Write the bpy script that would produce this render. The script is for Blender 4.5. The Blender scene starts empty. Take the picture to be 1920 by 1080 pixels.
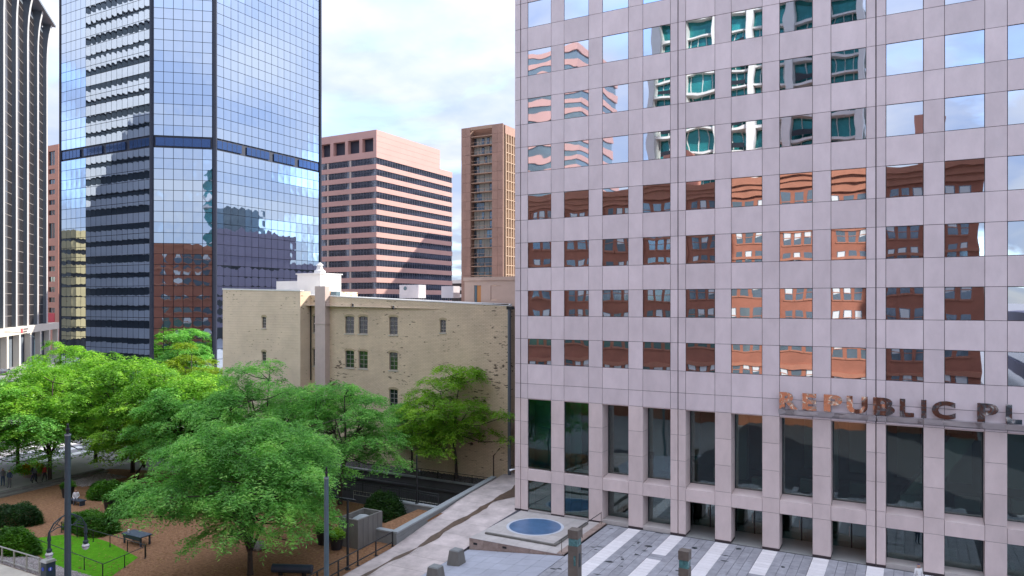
import bpy, bmesh, math, random
import numpy as np
from mathutils import Vector, Matrix
rng = random.Random(7)
S = bpy.context.scene
COL = S.collection

# ------------------------------------------------------------------ camera
HC = 17.0
YAW = math.atan(750 / 1364.0)
cam_d = bpy.data.cameras.new('camera')
cam_d.sensor_width = 36.0
cam_d.lens = 36.0 * 1364.0 / 1920.0
cam_d.shift_y = 27.0 / 1920.0
cam_d.clip_start = 0.05
cam_d.clip_end = 6000
cam = bpy.data.objects.new('camera', cam_d)
cam.location = (0, 0, HC)
cam.rotation_euler = (math.radians(90), 0, YAW)
COL.objects.link(cam)
S.camera = cam

# ------------------------------------------------------------------ light
SUN = Vector((0.80, 1.0, 0.89)).normalized()
world = bpy.data.worlds.new('World')
S.world = world
world.use_nodes = True
wn, wl = world.node_tree.nodes, world.node_tree.links
wn.clear()
w_out = wn.new('ShaderNodeOutputWorld')
w_bg = wn.new('ShaderNodeBackground')
w_bg.inputs['Strength'].default_value = 0.15
w_sky = wn.new('ShaderNodeTexSky')
w_sky.sky_type = 'NISHITA'
w_sky.sun_disc = False
w_sky.sun_elevation = math.asin(SUN.z)
w_sky.sun_rotation = math.atan2(SUN.x, SUN.y)
w_sky.altitude = 1600
w_sky.dust_density = 0.3
w_sky.ozone_density = 2.5
w_tc = wn.new('ShaderNodeTexCoord')
w_sep = wn.new('ShaderNodeSeparateXYZ')
wl.new(w_tc.outputs['Generated'], w_sep.inputs[0])
# cloud sheet: project the view direction on a flat layer overhead
def wmath(op, a, b=None):
    n = wn.new('ShaderNodeMath'); n.operation = op
    for i, x in enumerate((a, b)):
        if x is None: continue
        if isinstance(x, (int, float)): n.inputs[i].default_value = x
        else: wl.new(x, n.inputs[i])
    return n.outputs[0]
zz = wmath('ADD', wmath('MAXIMUM', w_sep.outputs[2], 0.0), 0.22)
cx = wmath('DIVIDE', w_sep.outputs[0], zz)
cy = wmath('DIVIDE', w_sep.outputs[1], zz)
w_cmb = wn.new('ShaderNodeCombineXYZ')
wl.new(cx, w_cmb.inputs[0]); wl.new(cy, w_cmb.inputs[1])
w_n = wn.new('ShaderNodeTexNoise')
w_n.inputs['Scale'].default_value = 1.35
w_n.inputs['Detail'].default_value = 9.0
w_n.inputs['Roughness'].default_value = 0.55
w_n.inputs['Distortion'].default_value = 0.35
wl.new(w_cmb.outputs[0], w_n.inputs['Vector'])
w_r = wn.new('ShaderNodeValToRGB')
w_r.color_ramp.elements[0].position = 0.22
w_r.color_ramp.elements[0].color = (0, 0, 0, 1)
w_r.color_ramp.elements[1].position = 0.48
w_r.color_ramp.elements[1].color = (0.96, 0.96, 0.96, 1)
wl.new(w_n.outputs['Fac'], w_r.inputs[0])
w_mix = wn.new('ShaderNodeMix'); w_mix.data_type = 'RGBA'
wl.new(w_r.outputs[0], w_mix.inputs['Factor'])
wl.new(w_sky.outputs[0], w_mix.inputs['A'])
# thin cloud: uneven thickness, and brighter overhead than at the horizon as in an overcast sky
w_n2 = wn.new('ShaderNodeTexNoise')
w_n2.inputs['Scale'].default_value = 2.6; w_n2.inputs['Detail'].default_value = 8.0
wl.new(w_cmb.outputs[0], w_n2.inputs['Vector'])
w_r2 = wn.new('ShaderNodeValToRGB')
w_r2.color_ramp.elements[0].position = 0.38; w_r2.color_ramp.elements[1].position = 0.64
w_r2.color_ramp.elements[0].color = (0.56, 0.655, 0.90, 1)
w_r2.color_ramp.elements[1].color = (0.93, 0.93, 0.99, 1)
wl.new(w_n2.outputs['Fac'], w_r2.inputs[0])
w_el = wmath('ADD', wmath('MULTIPLY', wmath('MAXIMUM', w_sep.outputs[2], 0.0), 2.9), 0.95)
w_sc = wn.new('ShaderNodeVectorMath'); w_sc.operation = 'SCALE'
wl.new(w_r2.outputs[0], w_sc.inputs[0]); wl.new(w_el, w_sc.inputs['Scale'])
wl.new(w_sc.outputs[0], w_mix.inputs['B'])
wl.new(w_mix.outputs['Result'], w_bg.inputs['Color'])
wl.new(w_bg.outputs[0], w_out.inputs[0])

sun_d = bpy.data.lights.new('sun', 'SUN')
sun_d.energy = 1.8
sun_d.angle = math.radians(0.53)
sun_d.color = (1.0, 0.93, 0.82)
sun = bpy.data.objects.new('sun', sun_d)
sun.rotation_euler = SUN.to_track_quat('Z', 'Y').to_euler()
sun.location = (60, 80, 200)
COL.objects.link(sun)
S.view_settings.view_transform = 'Standard'
S.view_settings.look = 'None'
S.view_settings.gamma = 1.0
S.view_settings.exposure = 2.2

# ------------------------------------------------------------------ materials
M = {}
def mat(name, col, rough=0.7, metal=0.0, var=0.0, vscale=1.0, bump=0.0, bscale=8.0, bdist=0.02,
        col2=None, stretch=None, spec=0.5, island=0.0, bdetail=4.0):
    m = bpy.data.materials.new(name); m.use_nodes = True
    nt = m.node_tree; N, L = nt.nodes, nt.links
    b = N['Principled BSDF']
    b.inputs['Base Color'].default_value = (*col, 1)
    b.inputs['Roughness'].default_value = rough
    b.inputs['Metallic'].default_value = metal
    b.inputs['Specular IOR Level'].default_value = spec
    g = N.new('ShaderNodeNewGeometry')
    vec = g.outputs['Position']
    if stretch:
        mp = N.new('ShaderNodeVectorMath'); mp.operation = 'MULTIPLY'
        L.new(vec, mp.inputs[0]); mp.inputs[1].default_value = stretch
        vec = mp.outputs[0]
    last = None
    if var or col2:
        n = N.new('ShaderNodeTexNoise'); n.inputs['Scale'].default_value = vscale
        n.inputs['Detail'].default_value = 6; n.inputs['Roughness'].default_value = 0.65
        L.new(vec, n.inputs['Vector'])
        r = N.new('ShaderNodeValToRGB')
        r.color_ramp.elements[0].position = 0.32; r.color_ramp.elements[1].position = 0.68
        c2 = col2 if col2 else tuple(min(1, c * (1 + var)) for c in col)
        c1 = col if col2 else tuple(c * (1 - var) for c in col)
        r.color_ramp.elements[0].color = (*c1, 1); r.color_ramp.elements[1].color = (*c2, 1)
        L.new(n.outputs['Fac'], r.inputs[0])
        last = r.outputs[0]
    if island:
        rgb = last
        oi = N.new('ShaderNodeObjectInfo')
        mr = N.new('ShaderNodeMapRange'); L.new(oi.outputs['Random'], mr.inputs[0])
        mr.inputs[3].default_value = 1 - island; mr.inputs[4].default_value = 1 + island
        hm = N.new('ShaderNodeVectorMath'); hm.operation = 'SCALE'
        if rgb is None: hm.inputs[0].default_value = col
        else: L.new(rgb, hm.inputs[0])
        L.new(mr.outputs[0], hm.inputs['Scale'])
        last = hm.outputs[0]
    if last is not None: L.new(last, b.inputs['Base Color'])
    if bump:
        n2 = N.new('ShaderNodeTexNoise'); n2.inputs['Scale'].default_value = bscale
        n2.inputs['Detail'].default_value = bdetail
        L.new(vec, n2.inputs['Vector'])
        bp = N.new('ShaderNodeBump'); bp.inputs['Strength'].default_value = bump
        bp.inputs['Distance'].default_value = bdist
        L.new(n2.outputs['Fac'], bp.inputs['Height'])
        L.new(bp.outputs[0], b.inputs['Normal'])
    M[name] = m
    return m

mat('granite', (0.68, 0.59, 0.605), 0.55, var=0.075, vscale=0.9, island=0.075, stretch=(1, 1, .55), bump=0.12, bscale=22)
mat('granite_joint', (0.07, 0.055, 0.06), 0.8)
mat('granite_warm', (0.65, 0.545, 0.525), 0.6, var=0.085, vscale=0.9, island=0.06, stretch=(1, 1, .55), bump=0.12, bscale=22)
mat('base_trim', (0.06, 0.045, 0.05), 0.6)
mat('mirror', (0.62, 0.67, 0.76), 0.012, 1.0, bump=0.6, bscale=0.5, bdist=0.0075, bdetail=1.0)
mat('mirror_blue', (0.54, 0.63, 0.76), 0.012, 1.0, bump=0.5, bscale=0.4, bdist=0.009, bdetail=0.6)
mat('mullion', (0.015, 0.02, 0.04), 0.4)
mat('band_glass', (0.05, 0.10, 0.24), 0.08, 0.5)
mat('chrome', (0.50, 0.52, 0.54), 0.06, 1.0, bump=0.5, bscale=1.6, bdist=0.06, bdetail=0.5)
mat('lobby_dark', (0.13, 0.16, 0.155), 0.7, var=0.3, vscale=0.4)
mat('lobby_light', (0.45, 0.46, 0.44), 0.6)
mat('lobby_teal', (0.42, 0.58, 0.56), 0.6)
mat('lobby_floor', (0.32, 0.33, 0.32), 0.35)
mat('paver', (0.33, 0.335, 0.365), 0.75, var=0.22, vscale=1.3, bump=0.2, bscale=30, island=0.10)
mat('paver_white', (0.78, 0.76, 0.77), 0.7, var=0.06, vscale=3.0, island=0.05)
mat('paver_joint', (0.06, 0.06, 0.075), 0.85)
mat('inlay', (0.035, 0.045, 0.05), 0.5)
mat('tile_blue', (0.38, 0.40, 0.46), 0.65, var=0.10, vscale=0.7, island=0.06)
mat('concrete', (0.40, 0.37, 0.36), 0.8, var=0.16, vscale=0.45, bump=0.2, bscale=20)
mat('concrete_walk', (0.50, 0.435, 0.415), 0.8, var=0.24, vscale=0.7, bump=0.2, bscale=20, island=0.05)
mat('concrete_plinth', (0.46, 0.43, 0.41), 0.75, var=0.12, vscale=0.9, island=0.07)
mat('concrete_stained', (0.40, 0.31, 0.27), 0.85, col2=(0.26, 0.19, 0.16), vscale=2.2, island=0.07)
mat('concrete_dark', (0.17, 0.165, 0.15), 0.85, var=0.18, vscale=1.5, bump=0.2, bscale=25, stretch=(1, 1, 0.3))
mat('concrete_grey', (0.21, 0.225, 0.225), 0.8, var=0.12, vscale=0.9)
mat('cap_stone', (0.32, 0.35, 0.36), 0.7, var=0.08)
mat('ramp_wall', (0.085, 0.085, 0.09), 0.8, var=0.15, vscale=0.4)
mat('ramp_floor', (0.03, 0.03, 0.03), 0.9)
mat('drain_stain', (0.10, 0.062, 0.04), 0.6, var=0.4, vscale=2.5)
mat('street', (0.27, 0.26, 0.27), 0.85, var=0.10, vscale=0.3, bump=0.15, bscale=20)
mat('asphalt', (0.07, 0.07, 0.075), 0.85, var=0.15, vscale=0.5)
mat('mark_white', (0.75, 0.75, 0.73), 0.7, var=0.1, vscale=3)
mat('mulch', (0.36, 0.205, 0.115), 0.95, spec=0.05, col2=(0.19, 0.098, 0.055), vscale=5.0, bump=0.9, bscale=9, bdist=0.08)
mat('lawn', (0.105, 0.32, 0.014), 0.9, spec=0.05, col2=(0.07, 0.225, 0.01), vscale=3.0, bump=0.8, bscale=40, bdist=0.03)
mat('pebble', (0.30, 0.27, 0.26), 0.8, island=0.0, var=0.5, vscale=9.0)
mat('pebble_dark', (0.075, 0.07, 0.07), 0.8, var=0.6, vscale=7.0)
mat('disc_blue', (0.075, 0.16, 0.30), 0.35, var=0.16, vscale=1.1)
mat('disc_ring', (0.52, 0.56, 0.62), 0.6, var=0.05)
mat('black_metal', (0.012, 0.014, 0.016), 0.45)
mat('steel_blue', (0.055, 0.085, 0.105), 0.45, var=0.08, vscale=2.0)
mat('steel_teal', (0.10, 0.155, 0.185), 0.45, var=0.08, vscale=2.0)
mat('dark_teal_metal', (0.02, 0.04, 0.048), 0.45)
mat('galvanised', (0.42, 0.41, 0.37), 0.4, 0.6)
mat('globe', (0.72, 0.74, 0.74), 0.2)
mat('white_paint', (0.66, 0.65, 0.64), 0.6, var=0.05, vscale=0.6)
mat('roof_white', (0.80, 0.79, 0.77), 0.7, var=0.06, vscale=0.4)
mat('hvac', (0.52, 0.49, 0.52), 0.5, var=0.05)
mat('penthouse', (0.55, 0.40, 0.32), 0.8, var=0.07, vscale=0.7)
mat('door_orange', (0.55, 0.24, 0.08), 0.6)
mat('duct', (0.54, 0.43, 0.39), 0.6, var=0.07, vscale=1.0)
mat('dark_glass', (0.02, 0.025, 0.03), 0.05, spec=0.9)
mat('frame_white', (0.30, 0.28, 0.24), 0.6)
mat('stone_sill', (0.50, 0.46, 0.38), 0.7)
mat('lintel', (0.42, 0.33, 0.20), 0.8, var=0.15, vscale=6)
mat('drainpipe', (0.12, 0.14, 0.17), 0.5)
mat('brick_red_dark', (0.14, 0.06, 0.045), 0.8, var=0.3, vscale=2.0)
mat('pink_stone', (0.54, 0.315, 0.28), 0.7, var=0.05, vscale=0.12)
mat('pink_stone_dark', (0.36, 0.17, 0.16), 0.7)
mat('pink_glass', (0.16, 0.19, 0.27), 0.06, 0.85, bump=0.4, bscale=0.3, bdist=0.05, bdetail=0.0)
mat('pink_mullion', (0.13, 0.13, 0.17), 0.5)
mat('louvre', (0.03, 0.032, 0.055), 0.6)
mat('cream_reflection', (0.50, 0.42, 0.38), 0.7)
mat('hotel_brown', (0.37, 0.215, 0.165), 0.75, var=0.10, vscale=0.35, island=0.05)
mat('hotel_joint', (0.20, 0.12, 0.09), 0.8)
mat('hotel_slab', (0.44, 0.28, 0.20), 0.75)
mat('hotel_curtain', (0.42, 0.43, 0.40), 0.5)
mat('hotel_glass', (0.10, 0.13, 0.17), 0.06, 0.5)
mat('hotel_rib', (0.50, 0.35, 0.24), 0.75)
mat('fin_grey', (0.13, 0.155, 0.185), 0.6, var=0.06, vscale=0.2)
mat('fin_sunlit', (0.46, 0.46, 0.46), 0.6)
mat('fin_glass', (0.030, 0.026, 0.026), 0.12, 0.0, spec=0.6)
mat('fin_line', (0.20, 0.18, 0.17), 0.6)
mat('podium', (0.62, 0.57, 0.49), 0.7, var=0.05, vscale=0.3)
mat('podium_wall', (0.42, 0.36, 0.27), 0.8, var=0.08, vscale=0.3)
mat('sign_red', (0.62, 0.03, 0.05), 0.5)
mat('sign_dark', (0.10, 0.09, 0.10), 0.5)
mat('salmon', (0.58, 0.27, 0.19), 0.75, var=0.05, vscale=0.2)
mat('sandstone_red', (0.34, 0.125, 0.075), 0.85, var=0.14, vscale=0.6)
mat('sandstone_trim', (0.40, 0.16, 0.095), 0.8, var=0.1, vscale=1.0)
mat('hidden_glass', (0.25, 0.32, 0.36), 0.08, 0.6)
mat('teal_glass', (0.03, 0.22, 0.22), 0.08, 0.4, var=0.5, vscale=0.15)
mat('white_concrete', (0.66, 0.65, 0.62), 0.7, var=0.06, vscale=0.2)
mat('band_white', (0.50, 0.51, 0.53), 0.7, var=0.06, vscale=0.2)
mat('band_dark', (0.018, 0.02, 0.025), 0.3)
mat('band_charcoal', (0.045, 0.055, 0.065), 0.3)  # softer dark tone of the window strips on the banded block
mat('mauve_stone', (0.23, 0.20, 0.25), 0.8, var=0.08, vscale=0.15)
mat('cream_stone', (0.52, 0.42, 0.22), 0.8, var=0.1, vscale=0.2)
mat('grey_block', (0.34, 0.32, 0.33), 0.8, var=0.08, vscale=0.2)
mat('bark', (0.055, 0.042, 0.034), 0.9, var=0.35, vscale=4.0, bump=0.8, bscale=14, bdist=0.03)
mat('pot_black', (0.015, 0.015, 0.017), 0.5)
mat('table_blue', (0.035, 0.055, 0.085), 0.5)
mat('kiosk_blue', (0.025, 0.05, 0.07), 0.4)
mat('blue_sign', (0.03, 0.08, 0.6), 0.5)
mat('granite_post', (0.15, 0.13, 0.11), 0.5, var=0.15, vscale=3.0)
mat('teal_enamel', (0.09, 0.22, 0.22), 0.15, var=0.6, vscale=3.0)
mat('slab_cream', (0.50, 0.46, 0.38), 0.8, var=0.12, vscale=0.8, island=0.06)
mat('car_blue', (0.10, 0.14, 0.26), 0.25, 0.4)
mat('car_grey', (0.22, 0.24, 0.28), 0.25, 0.5)
mat('tyre', (0.015, 0.015, 0.015), 0.8)
mat('rim', (0.45, 0.45, 0.46), 0.3, 0.8)
mat('lamp_red', (0.4, 0.02, 0.02), 0.3)
mat('skin', (0.48, 0.29, 0.21), 0.6)
mat('hair', (0.035, 0.025, 0.02), 0.7)
mat('cloth_black', (0.025, 0.025, 0.03), 0.9)
mat('cloth_red', (0.50, 0.05, 0.04), 0.9)
mat('cloth_white', (0.72, 0.72, 0.72), 0.9)
mat('cloth_navy', (0.02, 0.035, 0.16), 0.8)
mat('cloth_grey', (0.14, 0.14, 0.16), 0.9)
mat('denim', (0.05, 0.08, 0.15), 0.9)

def leaf_mat(name, c1, c2, c3):
    m = bpy.data.materials.new(name); m.use_nodes = True
    nt = m.node_tree; N, L = nt.nodes, nt.links
    N.clear()
    o = N.new('ShaderNodeOutputMaterial')
    g = N.new('ShaderNodeNewGeometry')
    r = N.new('ShaderNodeValToRGB')
    r.color_ramp.elements[0].color = (*c1, 1)
    r.color_ramp.elements[1].color = (*c3, 1)
    e = r.color_ramp.elements.new(0.55); e.color = (*c2, 1)
    # clump-scale tone plus leaf-scale tone
    n = N.new('ShaderNodeTexNoise'); n.inputs['Scale'].default_value = 0.55; n.inputs['Detail'].default_value = 2
    L.new(g.outputs['Position'], n.inputs['Vector'])
    a = N.new('ShaderNodeMath'); a.operation = 'MULTIPLY_ADD'
    L.new(g.outputs['Random Per Island'], a.inputs[0]); a.inputs[1].default_value = 0.45
    s = N.new('ShaderNodeMath'); s.operation = 'MULTIPLY_ADD'
    L.new(n.outputs['Fac'], s.inputs[0]); s.inputs[1].default_value = 1.8; s.inputs[2].default_value = -0.62
    L.new(s.outputs[0], a.inputs[2])
    L.new(a.outputs[0], r.inputs[0])
    d = N.new('ShaderNodeBsdfDiffuse'); t = N.new('ShaderNodeBsdfTranslucent')
    L.new(r.outputs[0], d.inputs[0])
    hs = N.new('ShaderNodeHueSaturation'); hs.inputs['Value'].default_value = 1.5; hs.inputs['Saturation'].default_value = 1.1
    L.new(r.outputs[0], hs.inputs['Color']); L.new(hs.outputs[0], t.inputs[0])
    mx = N.new('ShaderNodeMixShader'); mx.inputs[0].default_value = 0.36
    L.new(d.outputs[0], mx.inputs[1]); L.new(t.outputs[0], mx.inputs[2])
    gl = N.new('ShaderNodeBsdfGlossy'); gl.inputs['Roughness'].default_value = 0.45
    mx2 = N.new('ShaderNodeMixShader'); mx2.inputs[0].default_value = 0.02
    L.new(mx.outputs[0], mx2.inputs[1]); L.new(gl.outputs[0], mx2.inputs[2])
    L.new(mx2.outputs[0], o.inputs[0])
    M[name] = m
leaf_mat('leaf_green', (0.048, 0.15, 0.03), (0.175, 0.44, 0.09), (0.39, 0.68, 0.16))
leaf_mat('leaf_bright', (0.055, 0.16, 0.018), (0.17, 0.39, 0.045), (0.37, 0.60, 0.08))
leaf_mat('leaf_warm', (0.075, 0.17, 0.018), (0.22, 0.43, 0.045), (0.42, 0.62, 0.08))
leaf_mat('leaf_yellow', (0.10, 0.18, 0.02), (0.20, 0.32, 0.03), (0.32, 0.42, 0.05))
leaf_mat('leaf_dark', (0.012, 0.035, 0.010), (0.025, 0.070, 0.016), (0.050, 0.115, 0.020))
leaf_mat('leaf_hedge', (0.023, 0.078, 0.01), (0.058, 0.169, 0.016), (0.117, 0.286, 0.023))
leaf_mat('leaf_dry', (0.16, 0.09, 0.03), (0.30, 0.19, 0.07), (0.42, 0.33, 0.12))
leaf_mat('petal', (0.45, 0.30, 0.02), (0.62, 0.42, 0.04), (0.50, 0.12, 0.03))

def glass_mat(name, tint, fac):
    m = bpy.data.materials.new(name); m.use_nodes = True
    N, L = m.node_tree.nodes, m.node_tree.links
    N.clear()
    o = N.new('ShaderNodeOutputMaterial')
    tr = N.new('ShaderNodeBsdfTransparent'); tr.inputs[0].default_value = (*tint, 1)
    gl = N.new('ShaderNodeBsdfGlossy'); gl.inputs['Roughness'].default_value = 0.02
    gl.inputs[0].default_value = (0.85, 0.9, 0.92, 1)
    g = N.new('ShaderNodeNewGeometry')
    n = N.new('ShaderNodeTexNoise'); n.inputs['Scale'].default_value = 0.4
    L.new(g.outputs['Position'], n.inputs['Vector'])
    bp = N.new('ShaderNodeBump'); bp.inputs['Distance'].default_value = 0.02; bp.inputs['Strength'].default_value = 0.5
    L.new(n.outputs['Fac'], bp.inputs['Height']); L.new(bp.outputs[0], gl.inputs['Normal'])
    lw = N.new('ShaderNodeFresnel'); lw.inputs[0].default_value = 1.5
    ad = N.new('ShaderNodeMath'); ad.operation = 'ADD'; ad.use_clamp = True
    L.new(lw.outputs[0], ad.inputs[0]); ad.inputs[1].default_value = fac
    mx = N.new('ShaderNodeMixShader')
    L.new(ad.outputs[0], mx.inputs[0]); L.new(tr.outputs[0], mx.inputs[1]); L.new(gl.outputs[0], mx.inputs[2])
    L.new(mx.outputs[0], o.inputs[0])
    M[name] = m
glass_mat('shop_glass', (0.60, 0.78, 0.74), 0.11)
glass_mat('shop_glass_teal', (0.45, 0.72, 0.70), 0.10)

def brick_mat(name, c1, c2, mortar, dark, w=0.42, h=0.14):
    m = bpy.data.materials.new(name); m.use_nodes = True
    N, L = m.node_tree.nodes, m.node_tree.links
    b = N['Principled BSDF']; b.inputs['Roughness'].default_value = 0.85
    g = N.new('ShaderNodeNewGeometry')
    sp = N.new('ShaderNodeSeparateXYZ'); L.new(g.outputs['Position'], sp.inputs[0])
    ad = N.new('ShaderNodeMath'); ad.operation = 'ADD'
    L.new(sp.outputs[0], ad.inputs[0]); L.new(sp.outputs[1], ad.inputs[1])
    cb = N.new('ShaderNodeCombineXYZ'); L.new(ad.outputs[0], cb.inputs[0]); L.new(sp.outputs[2], cb.inputs[1])
    br = N.new('ShaderNodeTexBrick')
    br.inputs['Scale'].default_value = 1.0
    br.inputs['Brick Width'].default_value = w; br.inputs['Row Height'].default_value = h
    br.inputs['Mortar Size'].default_value = 0.012
    br.inputs['Color1'].default_value = (*c1, 1); br.inputs['Color2'].default_value = (*c2, 1)
    br.inputs['Mortar'].default_value = (*mortar, 1)
    L.new(cb.outputs[0], br.inputs['Vector'])
    # bare, dark patches where the paint has gone
    n = N.new('ShaderNodeTexNoise'); n.inputs['Scale'].default_value = 1.0; n.inputs['Detail'].default_value = 6
    st = N.new('ShaderNodeVectorMath'); st.operation = 'MULTIPLY'; st.inputs[1].default_value = (1.6, 1.6, 5.5)
    L.new(g.outputs['Position'], st.inputs[0]); L.new(st.outputs[0], n.inputs['Vector'])
    n3 = N.new('ShaderNodeTexNoise'); n3.inputs['Scale'].default_value = 0.16; n3.inputs['Detail'].default_value = 3
    L.new(g.outputs['Position'], n3.inputs['Vector'])
    mu = N.new('ShaderNodeMath'); mu.operation = 'MULTIPLY_ADD'; mu.inputs[1].default_value = 0.45
    L.new(n3.outputs['Fac'], mu.inputs[0]); L.new(n.outputs['Fac'], mu.inputs[2])
    rp = N.new('ShaderNodeValToRGB')
    rp.color_ramp.elements[0].position = 0.87; rp.color_ramp.elements[1].position = 0.93
    L.new(mu.outputs[0], rp.inputs[0])
    mx = N.new('ShaderNodeMix'); mx.data_type = 'RGBA'
    L.new(rp.outputs[0], mx.inputs['Factor']); L.new(br.outputs['Color'], mx.inputs['A'])
    mx.inputs['B'].default_value = (*dark, 1)
    n2 = N.new('ShaderNodeTexNoise'); n2.inputs['Scale'].default_value = 0.5; n2.inputs['Detail'].default_value = 5
    L.new(g.outputs['Position'], n2.inputs['Vector'])
    mr = N.new('ShaderNodeMapRange'); L.new(n2.outputs['Fac'], mr.inputs[0])
    mr.inputs[3].default_value = 0.78; mr.inputs[4].default_value = 1.2
    sc = N.new('ShaderNodeVectorMath'); sc.operation = 'SCALE'
    L.new(mx.outputs['Result'], sc.inputs[0]); L.new(mr.outputs[0], sc.inputs['Scale'])
    L.new(sc.outputs[0], b.inputs['Base Color'])
    bp = N.new('ShaderNodeBump'); bp.inputs['Strength'].default_value = 0.7; bp.inputs['Distance'].default_value = 0.03
    L.new(br.outputs['Fac'], bp.inputs['Height']); bp.invert = True
    L.new(bp.outputs[0], b.inputs['Normal'])
    M[name] = m
brick_mat('tan_brick', (0.74, 0.59, 0.41), (0.68, 0.535, 0.365), (0.47, 0.36, 0.24), (0.13, 0.09, 0.06))
brick_mat('tan_render', (0.74, 0.595, 0.44), (0.72, 0.575, 0.42), (0.70, 0.56, 0.41), (0.30, 0.22, 0.13), 0.8, 0.3)

# ------------------------------------------------------------------ helpers
class MB:
    def __init__(s): s.v = []; s.f = []; s.mi = []; s.cur = 0
    def poly(s, pts):
        i = len(s.v); s.v += [tuple(p) for p in pts]; s.f.append(tuple(range(i, i + len(pts)))); s.mi.append(s.cur); return s
    def box(s, x0, x1, y0, y1, z0, z1):
        i = len(s.v)
        s.v += [(x0, y0, z0), (x1, y0, z0), (x1, y1, z0), (x0, y1, z0), (x0, y0, z1), (x1, y0, z1), (x1, y1, z1), (x0, y1, z1)]
        for q in ((0, 3, 2, 1), (4, 5, 6, 7), (0, 1, 5, 4), (1, 2, 6, 5), (2, 3, 7, 6), (3, 0, 4, 7)):
            s.f.append(tuple(i + k for k in q)); s.mi.append(s.cur)
        return s
    def hexa(s, b, t):
        i = len(s.v); s.v += [tuple(p) for p in b] + [tuple(p) for p in t]
        for q in ((0, 3, 2, 1), (4, 5, 6, 7), (0, 1, 5, 4), (1, 2, 6, 5), (2, 3, 7, 6), (3, 0, 4, 7)):
            s.f.append(tuple(i + k for k in q)); s.mi.append(s.cur)
        return s
    def prism(s, pts, off):
        """polygon pts (list of 3D) swept by vector off"""
        n = len(pts); i = len(s.v); o = Vector(off)
        s.v += [tuple(p) for p in pts] + [tuple(Vector(p) + o) for p in pts]
        s.f.append(tuple(range(i + n - 1, i - 1, -1))); s.f.append(tuple(range(i + n, i + 2 * n))); s.mi += [s.cur] * 2
        for k in range(n):
            a, b = i + k, i + (k + 1) % n
            s.f.append((a, b, b + n, a + n)); s.mi.append(s.cur)
        return s
    def tube(s, pts, r, n=8, cap=True):
        P = [Vector(p) for p in pts]; rr = r if isinstance(r, (list, tuple)) else [r] * len(P)
        base = len(s.v)
        for k, p in enumerate(P):
            t = (P[min(k + 1, len(P) - 1)] - P[max(k - 1, 0)]).normalized()
            ref = Vector((0, 0, 1)) if abs(t.z) < 0.9 else Vector((1, 0, 0))
            a = t.cross(ref).normalized(); b = t.cross(a)
            for j in range(n):
                th = 2 * math.pi * j / n
                s.v.append(tuple(p + (a * math.cos(th) + b * math.sin(th)) * rr[k]))
        for k in range(len(P) - 1):
            for j in range(n):
                q = base + k * n
                s.f.append((q + j, q + (j + 1) % n, q + n + (j + 1) % n, q + n + j)); s.mi.append(s.cur)
        if cap:
            s.f.append(tuple(base + j for j in reversed(range(n)))); s.mi.append(s.cur)
            q = base + (len(P) - 1) * n
            s.f.append(tuple(q + j for j in range(n))); s.mi.append(s.cur)
        return s
    def lathe(s, c, prof, n=16):
        base = len(s.v); cx_, cy_, cz_ = c
        for (r, z) in prof:
            for j in range(n):
                th = 2 * math.pi * j / n
                s.v.append((cx_ + r * math.cos(th), cy_ + r * math.sin(th), cz_ + z))
        for k in range(len(prof) - 1):
            for j in range(n):
                q = base + k * n
                s.f.append((q + j, q + (j + 1) % n, q + n + (j + 1) % n, q + n + j)); s.mi.append(s.cur)
        s.f.append(tuple(base + j for j in reversed(range(n)))); s.mi.append(s.cur)
        q = base + (len(prof) - 1) * n
        s.f.append(tuple(q + j for j in range(n))); s.mi.append(s.cur)
        return s
    def mesh(s, name, mats, smooth=False):
        me = bpy.data.meshes.new(name)
        me.from_pydata(s.v, [], s.f)
        for m in (mats if isinstance(mats, (list, tuple)) else [mats]):
            me.materials.append(M[m] if isinstance(m, str) else m)
        if any(s.mi): me.polygons.foreach_set('material_index', s.mi)
        if smooth: me.polygons.foreach_set('use_smooth', [True] * len(me.polygons))
        me.update()
        return me

def wloc(o):
    v = Vector((0, 0, 0))
    while o is not None: v += o.location; o = o.parent
    return v
def put(name, me, parent=None, loc=(0, 0, 0), kind=None, local=False):
    """link a mesh; loc is a world position unless local"""
    o = bpy.data.objects.new(name, me); COL.objects.link(o)
    if parent is not None: o.parent = parent
    o.location = Vector(loc) if (local or parent is None) else Vector(loc) - wloc(parent)
    if kind: o['kind'] = kind
    return o
def part(name, mb, mats, parent=None, smooth=False, kind=None, local=False):
    return put(name, mb.mesh(name, mats, smooth), parent, kind=kind, local=local)
def thing(name, label, cat, loc, group=None, rz=0.0):
    o = bpy.data.objects.new(name, None); COL.objects.link(o)
    o.empty_display_size = 0.3
    o.location = loc; o.rotation_euler = (0, 0, rz)
    tag(o, label, cat, group); return o
def tag(o, label, cat, group=None):
    o['label'] = label; o['category'] = cat
    if group: o['group'] = group
    return o
def copy_tree(o, parent=None):
    c = o.copy(); COL.objects.link(c); c.parent = parent
    for ch in o.children: copy_tree(ch, c)
    return c
def B(*a): return MB().box(*a)

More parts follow.
